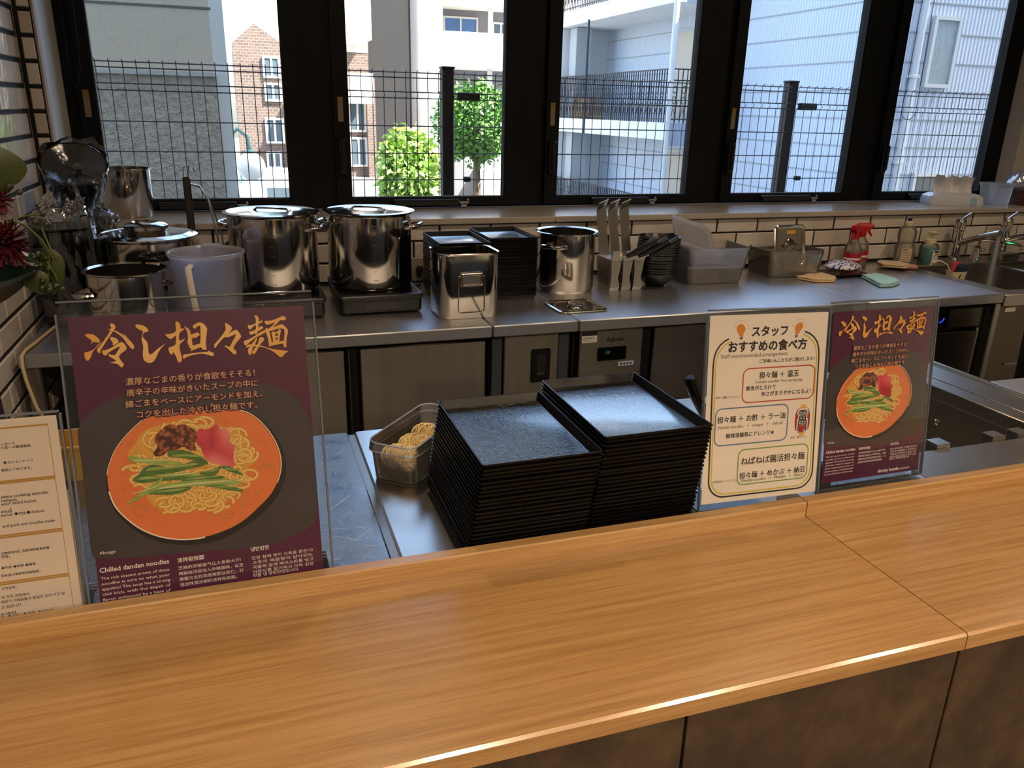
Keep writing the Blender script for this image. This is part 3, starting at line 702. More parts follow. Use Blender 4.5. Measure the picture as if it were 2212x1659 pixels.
MB().ball((0, 0, .175), .013, 16, 10).build('knob', M['black_gloss'], t)

# outlet and cord
t = thing('wall_outlet', 'wall outlet plate with a black plug between the stock pot and black trays', 'outlet', (.585, YW-.002, .893))
MB().cbox(-.032, .032, -.008, 0, -.040, .045, .003).build('plate', pm('outlet_plate', '8f877b', .45), t)
MB().cbox(-.016, .012, -.034, -.008, -.016, .018, .006).build('plug', M['black_mat'], t)
tag(MB().tube([(.585, 2.728, .892), (.583, 2.70, .875), (.565, 2.67, .857), (.53, 2.66, .8535), (.50, 2.645, .8535), (.47, 2.60, .8535), (.44, 2.585, .8535)], .0032, 8).build('power_cord', M['black_mat']), 'black power cord running from the outlet to the right hob', 'cord')

# black lacquer tray mesh, shared by every tray
def tray_meshes(hw, hd, hgt=.0175):
    body = MB().rloft([(hw-.0062, hd-.0062, .004, 0), (hw-.0055, hd-.0055, .004, .001), (hw-.0012, hd-.0012, .004, hgt-.0028), (hw, hd, .004, hgt-.0022), (hw, hd, .004, hgt-.0004), (hw-.0006, hd-.0006, .004, hgt), (hw-.0022, hd-.0022, .003, hgt-.0003), (hw-.0075, hd-.0075, .003, .0042)], 0, 0, 3, True, False).mesh('tray_rim')
    body.materials.append(M['lacquer'])
    fl = MB().rloft([(hw-.0073, hd-.0073, .003, .0042), (hw-.0080, hd-.0080, .003, .0038)], 0, 0, 3, False, True).mesh('tray_floor')
    fl.materials.append(M['lacquer_weave'])
    return body, fl
def tray_stack(cx, cy, n, ztop, meshes, lab_top, lab, group, jit=.0012, pitch=.0061, z0=ZS):
    p = (ztop - .0175 - z0) / (n-1)
    for k in range(n):
        t = thing('lacquer_tray', lab % ORD[n-1-k], 'tray', (cx + random.uniform(-jit, jit), cy + random.uniform(-jit, jit), z0 + k*p), (0, 0, random.uniform(-.004, .004)), group)
        for me, nm in zip(meshes, ('rim', 'floor')):
            o = bpy.data.objects.new(nm, me); COL.objects.link(o); o.parent = t
far_tray = tray_meshes(.0815, .128)
tray_stack(.648, 2.487, 33, 1.050, far_tray, '', '%s black lacquer tray from the top of the back stack behind the square pot', 'trays in the back stack behind the square pot')
tray_stack(.822, 2.535, 33, 1.054, far_tray, '', '%s black lacquer tray from the top of the back stack beside the tall pot', 'trays in the back stack beside the tall pot')

# square pot with recessed bail handle
t = thing('square_pot', 'square stainless steel pot with rounded corners and a folding front handle', 'pot', (.620, 2.283, ZS), (0, 0, .02))
hw, hd, h = .092, .080, .192
MB().rloft([(hw-.004, hd-.004, .036, 0), (hw, hd, .040, .006), (hw, hd, .040, h-.004), (hw+.004, hd+.004, .043, h), (hw+.003, hd+.003, .042, h+.003), (hw-.002, hd-.002, .038, h), (hw-.003, hd-.003, .037, .006), (hw-.02, hd-.02, .024, .004)], 0, 0, 8, True, True).build('body', M['steel_pot'], t)
rp = MB()
def rr_path(w, h_, r, n=5):
    out = []
    for k, (sx, sz) in enumerate(((1,1),(-1,1),(-1,-1),(1,-1))):
        for j in range(n+1):
            a = PI/2*k + PI/2*j/n
            out.append((sx*(w-r) + r*math.cos(a), sz*(h_-r) + r*math.sin(a)))
    return out
MB().tube([(x, -hd-.0005, .075+z) for x, z in rr_path(.040, .056, .010)], .0022, 6, closed=True).build('pressed_frame', M['steel_pot'], t)
MB().box(-.034, .034, -hd-.0012, -hd+.001, .098, .140).build('handle_plate', M['steel_satin'], t, False)
bh = MB().tube([(-.029, -hd-.004, .136), (.029, -hd-.004, .136)], .0042, 10); bh.build('bail_rod', M['steel_pot'], t)
MB().tube([(-.029, -hd-.004, .136), (-.031, -hd-.007, .106), (-.028, -hd-.008, .103), (.028, -hd-.008, .103), (.031, -hd-.007, .106), (.029, -hd-.004, .136)], .0028, 8).build('bail', M['steel_pot'], t)

# tall pot with one side handle
t = thing('tall_pot', 'tall narrow open stainless pot between the black trays and strainers', 'pot', (1.055, 2.535, ZS))
pot_body(.098, .203, .012).build('body', M['steel_pot'], t)
loop_handle(0, 0, .160, PI+.75, .098, .036, .040, .0075, .004).build('handle', M['steel_pot'], t)
loop_handle(0, 0, .160, .75, .098, .036, .040, .0075, .004).build('handle', M['steel_pot'], t)
# square lid lying on the counter
def square_lid(name, label, loc, rot, hw, hd, group=None, sticker=False):
    t = thing(name, label, 'lid', loc, rot, group)
    MB().rloft([(hw-.003, hd-.003, .020, 0), (hw, hd, .022, .002), (hw, hd, .022, .006), (hw-.004, hd-.004, .020, .008), (hw-.010, hd-.010, .016, .003), (hw-.014, hd-.014, .014, .0025)], 0, 0, 6).build('plate', M['steel_pot'], t)
    MB().lathe([(.040, .0025), (.038, .001), (.030, .0005), (.028, .0028), (.027, .006), (.022, .009), (.001, .010)], seg=32, cap0=False).build('boss', M['steel_pot'], t)
    MB().tube([(-.030, 0, .008), (-.026, 0, .018), (-.012, 0, .022), (.012, 0, .022), (.026, 0, .018), (.030, 0, .008)], .006, 8, flat=.6).build('grip', M['steel_pot'], t)
    if sticker: MB().box(-.012, .030, .047, .060, .0027, .0034).build('yellow_label', pm('yellow_label', 'd8a81e', .5), t, False)
    return t
square_lid('pot_lid', 'square stainless lid with a raised grip lying on the counter by the tall pot', (.985, 2.272, ZS), (0, 0, .03), .083, .078)

# three noodle strainers standing upright
def strainer(x, label, k):
    t = thing('noodle_strainer', label, 'strainer', (x, 2.50, ZS), (0, 0, .10), 'three noodle strainers standing side by side')
    MB().loft([[(-.018,-.030,0), (.018,-.030,0), (.018,.045,0), (-.018,.045,0)], [(-.019,-.034,.012), (.019,-.034,.012), (.019,.05,.012), (-.019,.05,.012)], [(-.014,-.030,.045), (.014,-.030,.045), (.016,.058,.045), (-.016,.058,.045)], [(-.017,-.034,.075), (.017,-.034,.075), (.018,.064,.075), (-.018,.064,.075)], [(-.020,-.036,.108), (.020,-.036,.108), (.020,.070,.112), (-.020,.070,.112)]]).build('basket', M['steel_satin'], t, ang=20)
    sl = MB()
    for q in range(12): sl.box(-.0215, -.0185, -.028, .060, .020+q*.007, .0225+q*.007)
    so = sl.build('mesh_wire', M['steel_dark'], t, False); so['kind'] = 'stuff'
    MB().loft([[(-.021,-.037,.106), (.021,-.037,.106), (.021,-.033,.106), (-.021,-.033,.106)], [(-.021,-.045,.140), (.021,-.045,.140), (.021,-.041,.140), (-.021,-.041,.140)]]).build('front_lip', M['steel_satin'], t, False)
    # tall bent back plate
    bp = [(-.020, .046, .105), (-.020, .074, .215), (-.020, .086, .262), (-.021, .070, .290), (-.021, .068, .288)]
    MB().loft([[(x_, y_, z_), (x_+.040, y_+.004, z_+.014*(i>=2)), (x_+.040, y_+.0065, z_+.014*(i>=2)), (x_, y_+.0025, z_)] for i, (x_, y_, z_) in enumerate(bp)]).build('back_plate', M['steel_satin'], t, ang=20)
    MB().tube([(.010, -.038, .118), (.028, -.062, .128), (.040, -.072, .134)], .0065, 8, flat=.5).build('tang', M['steel_satin'], t)
    g = MB().tube([(.026, -.058, .124), (.040, -.075, .136), (.066, -.098, .160), (.092, -.118, .185), (.098, -.122, .190)], [.008, .0105, .0122, .0122, .008], 10, flat=1.0); g = g.build('grip', M['black_mat'], t)
    for q in (.35, .75): MB().ball((.040+.05*q+.004, -.075-.042*q-.010, .136+.048*q+.004), .003, 8, 6).build('rivet', M['steel_dark'], g)
    return t
strainer(1.212, 'noodle strainer nearest the tall pot, its basket side exposed', 0)
strainer(1.256, 'middle noodle strainer of the three upright ones', 1)
strainer(1.300, 'noodle strainer nearest the stack of black bowls', 2)

# stack of black bowls
bme = MB().lathe([(.030, 0), (.033, .001), (.036, .006), (.060, .026), (.074, .046), (.0765, .052), (.0755, .0535), (.072, .048), (.056, .028), (.030, .010), (.001, .008)], seg=36, cap1=False).mesh('bowl'); bme.materials.append(M['black_soft'])
for k in range(15):
    o = bpy.data.objects.new('black_bowl', bme); COL.objects.link(o)
    o.location = (1.402 + random.uniform(-.001,.001) + k*.0004, 2.522, ZS + k*.0089); o.rotation_euler = (random.uniform(-.008,.008) , random.uniform(-.008,.008), 0)
    tag(o, '%s black bowl from the top of the nested stack by the plastic boxes' % ORD[14-k], 'bowl', 'nested stack of black bowls')

# translucent food boxes
def food_box(name, label, loc, rot, hw, hd, h, mat, ribs=False, cat='food box'):
    t = thing(name, label, cat, loc, rot)
    w = .0022
    MB().rloft([(hw*.90, hd*.90, .020, 0), (hw*.91, hd*.91, .022, .003), (hw*.985, hd*.985, .024, h-.010), (hw, hd, .026, h-.009), (hw, hd, .026, h), (hw-.003, hd-.003, .024, h), (hw*.985-w, hd*.985-w, .022, h-.006), (hw*.91-w, hd*.91-w, .020, .005), (hw*.8, hd*.8, .018, .004)], 0, 0, 5).build('box_body', mat, t)
    if ribs:
        for q in (-.55, -.1, .35, .75):
            MB().tube([(hw*q*.92, -hd*.912-.001, .004), (hw*q*.98, -hd*.985-.001, h-.012)], .0018, 6).build('rib', mat, t)
    return t
def box_lid(name, label, loc, rot, hw, hd, mat):
    t = thing(name, label, 'box lid', loc, rot)
    MB().rloft([(hw, hd, .028, 0), (hw+.001, hd+.001, .028, .006), (hw-.002, hd-.002, .027, .009), (hw-.012, hd-.012, .022, .0085), (hw-.016, hd-.016, .020, .006), (hw-.03, hd-.03, .016, .0065)], 0, 0, 5).build('lid_plate', mat, t)
    MB().tube([(x, y, .0075) for x, y in rr_path(hw-.035, hd-.035, .02)], .0018, 6, closed=True).build('embossed_ring', mat, t)
    return t
food_box('food_box', 'lower translucent food box standing on the counter by the black bowls', (1.640, 2.580, ZS), (0, 0, -.02), .118, .098, .068, M['plastic_clear'])
food_box('food_box', 'upper translucent food box stacked slightly askew on the lower one', (1.650, 2.584, ZS+.052), (0, 0, -.05), .125, .104, .080, M['plastic_clear'])
box_lid('storage_cover', 'milky lid lying low inside the upper food box', (1.650, 2.585, ZS+.062), (.0, .10, -.05), .100, .082, M['plastic_lid'])
box_lid('storage_cover', 'milky lid leaning up out of the upper food box', (1.590, 2.600, ZS+.162), (.62, .30, -.08), .086, .078, M['plastic_lid'])
bigbox = food_box('clear_crate', 'larger clear ribbed box holding an upright steel lid', (2.025, 2.620, ZS), (0, 0, -.01), .124, .092, .092, M['plastic_thin'], True)
food_box('clear_crate', 'clear box nested inside the larger ribbed box', (2.030, 2.622, ZS+.012), (0, 0, .01), .122, .090, .090, M['plastic_thin'])
square_lid('pot_lid', 'square stainless lid with a yellow label standing upright in the clear box', (2.055, 2.640, ZS+.105), (PI/2-.22, 0, .06), .076, .082, None, True)

# cleaning things
def spray(x, y, label, rz):
    t = thing('spray_bottle', label, 'spray bottle', (x, y, ZS), (0, 0, rz), 'red-topped spray bottles')
    MB().lathe([(.030, 0), (.034, .003), (.034, .085), (.030, .100), (.016, .120), (.0135, .126), (.0135, .135), (.001, .136)], seg=28).build('bottle', M['bottle_clear'], t)
    MB().lathe([(.0345, .030), (.0347, .031), (.0347, .068), (.0345, .069)], seg=28, cap0=False, cap1=False).build('red_label', pm('red_label', 'a5142a', .4), t)
    MB().lathe([(.0349, .042), (.0349, .050)], seg=28, cap0=False, cap1=False).build('label_print', M['ink_white'], t)
    MB().lathe([(.0145, .124), (.0155, .128), (.0155, .150), (.001, .151)], seg=20).build('collar', M['red_plastic'], t)
    hd_ = MB().loft([[(-.010,-.020,.148), (.010,-.020,.148), (.010,.026,.148), (-.010,.026,.148)], [(-.011,-.034,.162), (.011,-.034,.162), (.011,.032,.158), (-.011,.032,.158)], [(-.009,-.036,.176), (.009,-.036,.176), (.009,.030,.170), (-.009,.030,.170)], [(-.006,-.028,.182), (.006,-.028,.182), (.006,.020,.178), (-.006,.020,.178)]])
    hd_.build('spray_head', M['red_plastic'], t, ang=50)
    MB().tube([(0,-.022,.150), (0,-.030,.138), (0,-.037,.128)], [.006, .005, .003], 8).build('trigger', M['red_plastic'], t)
    MB().lathe([(.006, 0), (.006, .006), (.002, .006)], seg=12).move(Matrix.Translation((0,-.036,.168)) @ Matrix.Rotation(PI/2, 4, 'X')).build('nozzle', M['red_plastic'], t)
    MB().box(-.009, .009, -.0145, -.0135, .105, .113).move(Matrix.Translation((0,-.006,0))).build('black_tag', M['ink'], t, False)
    return t
spray(2.372, 2.640, 'spray bottle with a red head nearer the clear boxes', -1.0)
spray(2.452, 2.690, 'spray bottle with a red head standing behind its twin', 1.0)
t = thing('detergent_bottle', 'tall clear detergent bottle with a blue tip against the tiles', 'bottle', (2.690, 2.690, ZS))
MB().lathe([(.036, 0), (.040, .003), (.040, .075), (.034, .086), (.034, .104), (.037, .112), (.037, .142), (.028, .158), (.017, .166), (.001, .167)], seg=32).build('bottle', M['bottle_clear'], t)
MB().lathe([(.017, .164), (.017, .180), (.013, .184), (.001, .184)], seg=20).build('cap', M['cream_plastic'], t)
MB().lathe([(.007, .182), (.0095, .188), (.008, .196), (.001, .199)], seg=16).build('blue_tip', pm('blue_cap', '17235c', .3), t)
lb = MB(); rows_ = [[(.0405*math.cos(a), .0405*math.sin(a), z) for a in [-2.6 + .12*i for i in range(10)]] for z in (.018, .072)]
lb.loft(rows_, False, False, False).build('label', pm('bottle_label', 'cdbfa6', .5), t)
for q in range(5):
    r_ = [[(.0408*math.cos(a), .0408*math.sin(a), z) for a in [-2.5 + .12*i for i in range(5 if q == 4 else 8)]] for z in (.024+q*.010, .0265+q*.010+.002*(q == 4))]
    MB().loft(r_, False, False, False).build('label_print', M['ink_grey'], t, False)
t = thing('soap_dispenser', 'teal foam soap pump bottle with a cream head beside the faucet', 'dispenser', (2.820, 2.685, ZS))
MB().lathe([(.036, 0), (.039, .003), (.039, .064), (.036, .070), (.001, .071)], seg=32).build('soap', M['teal'], t)
MB().lathe([(.0365, .0), (.0396, .003), (.0396, .070), (.034, .082), (.022, .090), (.022, .092), (.001, .093)], seg=32).build('bottle', M['plastic_box'], t)
MB().lathe([(.024, .088), (.024, .103), (.012, .107), (.006, .108), (.006, .124), (.001, .124)], seg=24).build('pump_collar', M['cream_plastic'], t)
MB().loft([[(-.010,-.020,.124), (.010,-.020,.124), (.012,.012,.124), (-.012,.012,.124)], [(-.010,-.024,.134), (.010,-.024,.134), (.013,.014,.134), (-.013,.014,.134)], [(-.006,-.014,.139), (.006,-.014,.139), (.008,.010,.139), (-.008,.010,.139)]]).build('pump_head', M['cream_plastic'], t)
r_ = [[(.0400*math.cos(a), .0400*math.sin(a), z) for a in [-1.95 + .13*i for i in range(10)]] for z in (.008, .062)]
MB().loft(r_, False, False, False).build('label', pm('soap_label', 'd8d0c2', .5), t)
r_ = [[(.0404*math.cos(a), .0404*math.sin(a), z) for a in [-1.8 + .13*i for i in range(7)]] for z in (.052, .059)]
MB().loft(r_, False, False, False).build('label_band', M['ink'], t, False)
r_ = [[(.0404*math.cos(a), .0404*math.sin(a), .028 + .016*math.sin((a+1.8)/.78*PI)) for a in [-1.8 + .06*i for i in range(14)]], [(.0404*math.cos(a), .0404*math.sin(a), .031 + .016*math.sin((a+1.8)/.78*PI)) for a in [-1.8 + .06*i for i in range(14)]]]
MB().loft(r_, False, False, False).build('label_arc', M['ink'], t, False)

# folded cloths
def cloth(name, label, pts, h, mat, layers=3, seed=1, group=None):
    rnd = random.Random(seed); n = len(pts); cx = sum(p[0] for p in pts)/n; cy = sum(p[1] for p in pts)/n
    t = thing(name, label, 'cloth', (cx, cy, ZS), group=group)
    dense = []
    for i in range(n):
        a, b2 = pts[i], pts[(i+1) % n]
        for k in range(7): dense.append((a[0]+(b2[0]-a[0])*k/7-cx, a[1]+(b2[1]-a[1])*k/7-cy))
    for L_ in range(layers):
        z0 = h*L_/layers; z1 = h*(L_+1)/layers; s0 = 1-.03*L_-rnd.uniform(0,.03); dx, dy = rnd.uniform(-.003,.003), rnd.uniform(-.003,.003)
        rings = []
        for zz, ins in ((z0+.0004, .97), (z0+(z1-z0)*.3, 1.0), (z0+(z1-z0)*.75, 1.0), (z1, .965), (z1+.0006, .6), (z1+.0008, .1)):
            rings.append([(x*s0*ins+dx, y*s0*ins+dy, zz + (.0016*math.sin(9*x*40+seed)*math.sin(31*y+seed) + .0012*math.sin(60*x+50*y)) * (L_ == layers-1) * (zz > z0+.002)) for x, y in dense])
        MB().loft(rings, True, True).build('fold', mat, t, ang=70)
    return t
fab = lambda n, c: pm(n, c, .9, bmp=(500, .25, .0006), sheen=.3)
cloth('folded_cloth', 'beige folded cloth lying in front of the clear boxes', [(1.995, 2.50), (2.03, 2.43), (2.10, 2.415), (2.165, 2.475), (2.15, 2.545), (2.07, 2.53)], .014, fab('beige_cloth', 'd3b78c'), 2, 2)
cloth('folded_cloth', 'pale turquoise folded cloth near the front edge by the washer seam', [(2.285, 2.475), (2.22, 2.30), (2.28, 2.30), (2.345, 2.335), (2.37, 2.40), (2.365, 2.48)], .016, fab('turquoise_cloth', '9fd6d8'), 2, 4)
cloth('folded_cloth', 'salmon pink folded cloth under the beige one near the soap bottles', [(2.585, 2.70), (2.60, 2.585), (2.66, 2.575), (2.69, 2.60), (2.685, 2.69)], .010, fab('pink_cloth', 'c98478'), 2, 6)
c_ = cloth('folded_cloth', 'beige folded cloth lying on the pink one near the soap bottles', [(2.525, 2.66), (2.50, 2.60), (2.565, 2.545), (2.625, 2.575), (2.64, 2.645), (2.575, 2.69)], .014, fab('sand_cloth', 'c9b390'), 2, 8); c_.location.z = ZS + .0105; c_.location.x -= .005
# wrapped pack on a black dish
t = thing('black_dish', 'small black dish under the blue and white packet', 'dish', (2.245, 2.545, ZS), (0, 0, .1))
MB().rloft([(.075, .050, .02, 0), (.078, .053, .022, .003), (.090, .066, .026, .011), (.087, .063, .024, .011), (.072, .048, .018, .005), (.02, .02, .01, .004)], 0, 0, 5).build('dish_body', M['black_gloss'], t)
def make_print():
    m, nt, b = nodemat('blue_white_wrap')
    vo = nt.nodes.new('ShaderNodeTexVoronoi'); vo.inputs['Scale'].default_value = 62; nt.links.new(coords(nt, (1, 1.6, 1)), vo.inputs['Vector'])
    nt.links.new(ramp(nt, vo.outputs['Distance'], [(.36, H('2b3f9e')), (.44, H('d9d6e2'))]), b.inputs['Base Color']); b.inputs['Roughness'].default_value = .2
    return m
t = thing('food_packet', 'blue and white patterned plastic packet lying on the black dish', 'packet', (2.262, 2.562, ZS+.018), (0, 0, .42))
rings = []
for i in range(15):
    u = -1 + 2*i/14; w = .050*(1-abs(u)**3)**.5 + .010; hgt = .022*(1-u*u)**.6 + .0012
    rings.append([(u*.078, w*math.cos(a)*(1+.04*math.sin(5*a+i)), .012 + .014*u*0 + hgt*math.sin(a)*(1 if math.sin(a) > 0 else .5) + .0015*math.sin(7*a+2*i)) for a in [2*PI*j/20 for j in range(20)]])
MB().loft(rings).build('wrapper', make_print(), t, ang=60)

# faucets and the running water
def faucet(x, label, spout):
    t = thing('faucet', label, 'faucet', (x, 2.70, ZS+.008))
    MB().lathe([(.024, 0), (.024, .010), (.0185, .014), (.0185, .125), (.0225, .128), (.0235, .165), (.019, .176), (.001, .178)], seg=24).build('column', M['chrome'], t)
    MB().tube([(.0, -.004, .172), (.010, -.010, .186), (.026, -.022, .205)], [.007, .0055, .0045], 8).build('lever', M['chrome'], t)
    MB().tube(spout, [.0125]*(len(spout)-1) + [.0135], 12).build('spout', M['chrome'], t)
    return t
faucet(2.985, 'chrome lever faucet with running water over the sink', [(0, -.01, .070), (.010, -.05, .092), (.018, -.12, .122), (.022, -.185, .142)])
faucet(3.255, 'chrome lever faucet at the far right edge of the sink', [(0, -.01, .080), (.03, -.05, .10), (.06, -.12, .118), (.075, -.17, .125)])
tag(MB().tube([(3.006, 2.520, .990), (3.006, 2.518, .93), (3.006, 2.517, .80), (3.006, 2.516, .612)], [.0085, .010, .012, .016], 12).build('water_stream', clear('water', 'f2f4f8', 1, .05, 1.33, 'f4f2f6', .55, .6)), 'stream of water falling from the faucet into the sink', 'water')
t = thing('swing_tap', 'thin chrome swing-arm tap between the two lever faucets', 'faucet', (3.085, 2.680, ZS+.008))
MB().lathe([(.022, 0), (.020, .012), (.013, .04), (.015, .062), (.001, .066)], seg=20).build('base', M['chrome'], t)
MB().tube([(0, 0, .055), (.004, -.004, .078), (.02, -.01, .086), (.10, -.05, .080), (.15, -.075, .074), (.163, -.082, .066), (.165, -.083, .045)], .0065, 10).build('arm', M['chrome'], t)
MB().ball((.035, .0, .040), .010, 12, 8).build('knob', M['chrome'], t)
# sponge caddy hanging on the sink edge
t = thing('sponge_holder', 'cream plastic sponge holder hooked over the sink rim', 'sponge holder', (2.738, 2.450, ZS-.036))
MB().rloft([(.030, .020, .010, 0), (.036, .026, .012, .05), (.034, .024, .011, .05), (.028, .018, .009, .004)], 0, 0, 4).build('cup', M['cream_plastic'], t)
MB().tube([(-.034, 0, .048), (-.045, .010, .075), (-.062, .03, .088), (-.085, .045, .082), (-.092, .05, .066)], .007, 8, flat=.4).build('hook', M['cream_plastic'], t)
t = thing('sponge', 'red and dark blue sponge sitting in the cream holder', 'sponge', (2.742, 2.452, ZS-.030), (.15, .25, .3))
MB().rloft([(.024, .014, .010, 0), (.030, .016, .012, .02), (.030, .016, .012, .062), (.022, .012, .010, .072)], 0, -.004, 4).build('scouring_side', pm('sponge_blue', '16233c', .95, bmp=(300, .5)), t)
MB().rloft([(.022, .010, .008, 0), (.027, .012, .010, .02), (.027, .012, .010, .068), (.020, .008, .008, .078)], -.004, .020, 4).build('soft_side', pm('sponge_red', 'a63a41', .9), t)
t = thing('green_scrubber', 'rumpled dark green scrubbing net at the right end of the sink', 'scrubber', (3.30, 2.50, ZS-.004))
rnd = random.Random(5); mb = MB().ball((0, 0, .032), .055, 22, 14, .62)
mb.v = [(p[0]*(1+rnd.uniform(-.12,.12)), p[1]*(1+rnd.uniform(-.12,.12)), max(0, p[2]*(1+rnd.uniform(-.12,.12)))) for p in mb.v]
mb.build('net', pm('scrub_green', '1d4a44', .8, bmp=(200, .6)), t, ang=80)
t = thing('steel_box', 'low stainless box on the sink deck under the right faucet', 'box', (3.205, 2.640, ZS+.008))
MB().cbox(-.045, .06, -.03, .03, 0, .034, .003).build('case', M['steel_satin'], t)

# things on the sill at the right end
t = thing('tissue_pack', 'white plastic pack of paper towels with one sheet standing up on the sill', 'tissue pack', (3.115, 2.895, SILL), (0, 0, -.38))
MB().rloft([(.118, .058, .016, 0), (.124, .062, .020, .012), (.120, .058, .022, .040), (.100, .044, .02, .052), (.05, .03, .015, .055)], 0, 0, 5).build('wrapper', pm('tissue_wrap', 'cfd6e2', .25, bmp=(30, .4, .004)), t)
MB().box(.118, .1252, -.040, .040, .004, .032).build('kraft_end', pm('kraft', 'a98a72', .7), t, False)
MB().rloft([(.020, .0615, .01, .006), (.022, .0632, .012, .012), (.018, .060, .010, .038)], .07, 0, 3, False, False).build('blue_print', pm('wrap_blue', '9bbfe0', .3), t)
rows_ = []
for i in range(9):
    z = .048 + .010*i
    rows_.append([(-.088 + .176*j/24, .010*math.sin(j*.55+i*.25) + .006*math.sin(j*1.3) + .012*math.sin(i*.45), z + .006*math.sin(j*.8)*(i/8) + .004*math.sin(j*2.1)*(i/8)) for j in range(25)])
MB().loft(rows_, False, False, False).build('sheet', pm('tissue_sheet', 'dcdde2', .85), t, ang=80)
t = thing('sill_tub', 'frosted square plastic tub between the tissue pack and the basket', 'tub', (3.345, 2.870, SILL))
MB().rloft([(.048, .042, .010, 0), (.050, .044, .012, .004), (.055, .049, .014, .086), (.059, .053, .016, .088), (.059, .053, .016, .100), (.054, .048, .014, .101), (.02, .02, .01, .102)], 0, 0, 4).build('tub_body', M['plastic_lid'], t)
t = thing('woven_basket', 'dark red-brown woven basket at the right end of the sill', 'basket', (3.535, 2.890, SILL))
wv = MB()
MB().rloft([(.085, .070, .015, 0), (.092, .076, .018, .075), (.088, .072, .016, .075), (.081, .066, .013, .004)], 0, 0, 4).build('basket_body', pm('basket_core', '3a1c18', .7), t)
for q in range(9):
    f_ = (.086 + .007*q/9); MB().tube([(x, y, .005 + q*.008) for x, y in rr_path(.086+.0008*q, .071+.0007*q, .016, 4)], .0042, 6, closed=True).build('weave_strand', pm('basket_red', '4e2420', .55, bmp=(220, .6)) if q == 0 else bpy.data.materials['basket_red'], t)
t = thing('foil_bundle', 'crumpled clear plastic wrapped bundle heaped in the woven basket', 'bundle', (3.535, 2.890, SILL+.070))
rnd = random.Random(11); mb = MB().ball((0, 0, .022), .085, 30, 16, .72)
mb.v = [(p[0]*(1+rnd.uniform(-.05,.05)), p[1]*.82*(1+rnd.uniform(-.05,.05)), max(-.004, p[2]+rnd.uniform(-.006,.006))) for p in mb.v]
mb.build('wrap', pm('crumpled_film', 'c4cade', .12, metal=.55), t, ang=20)
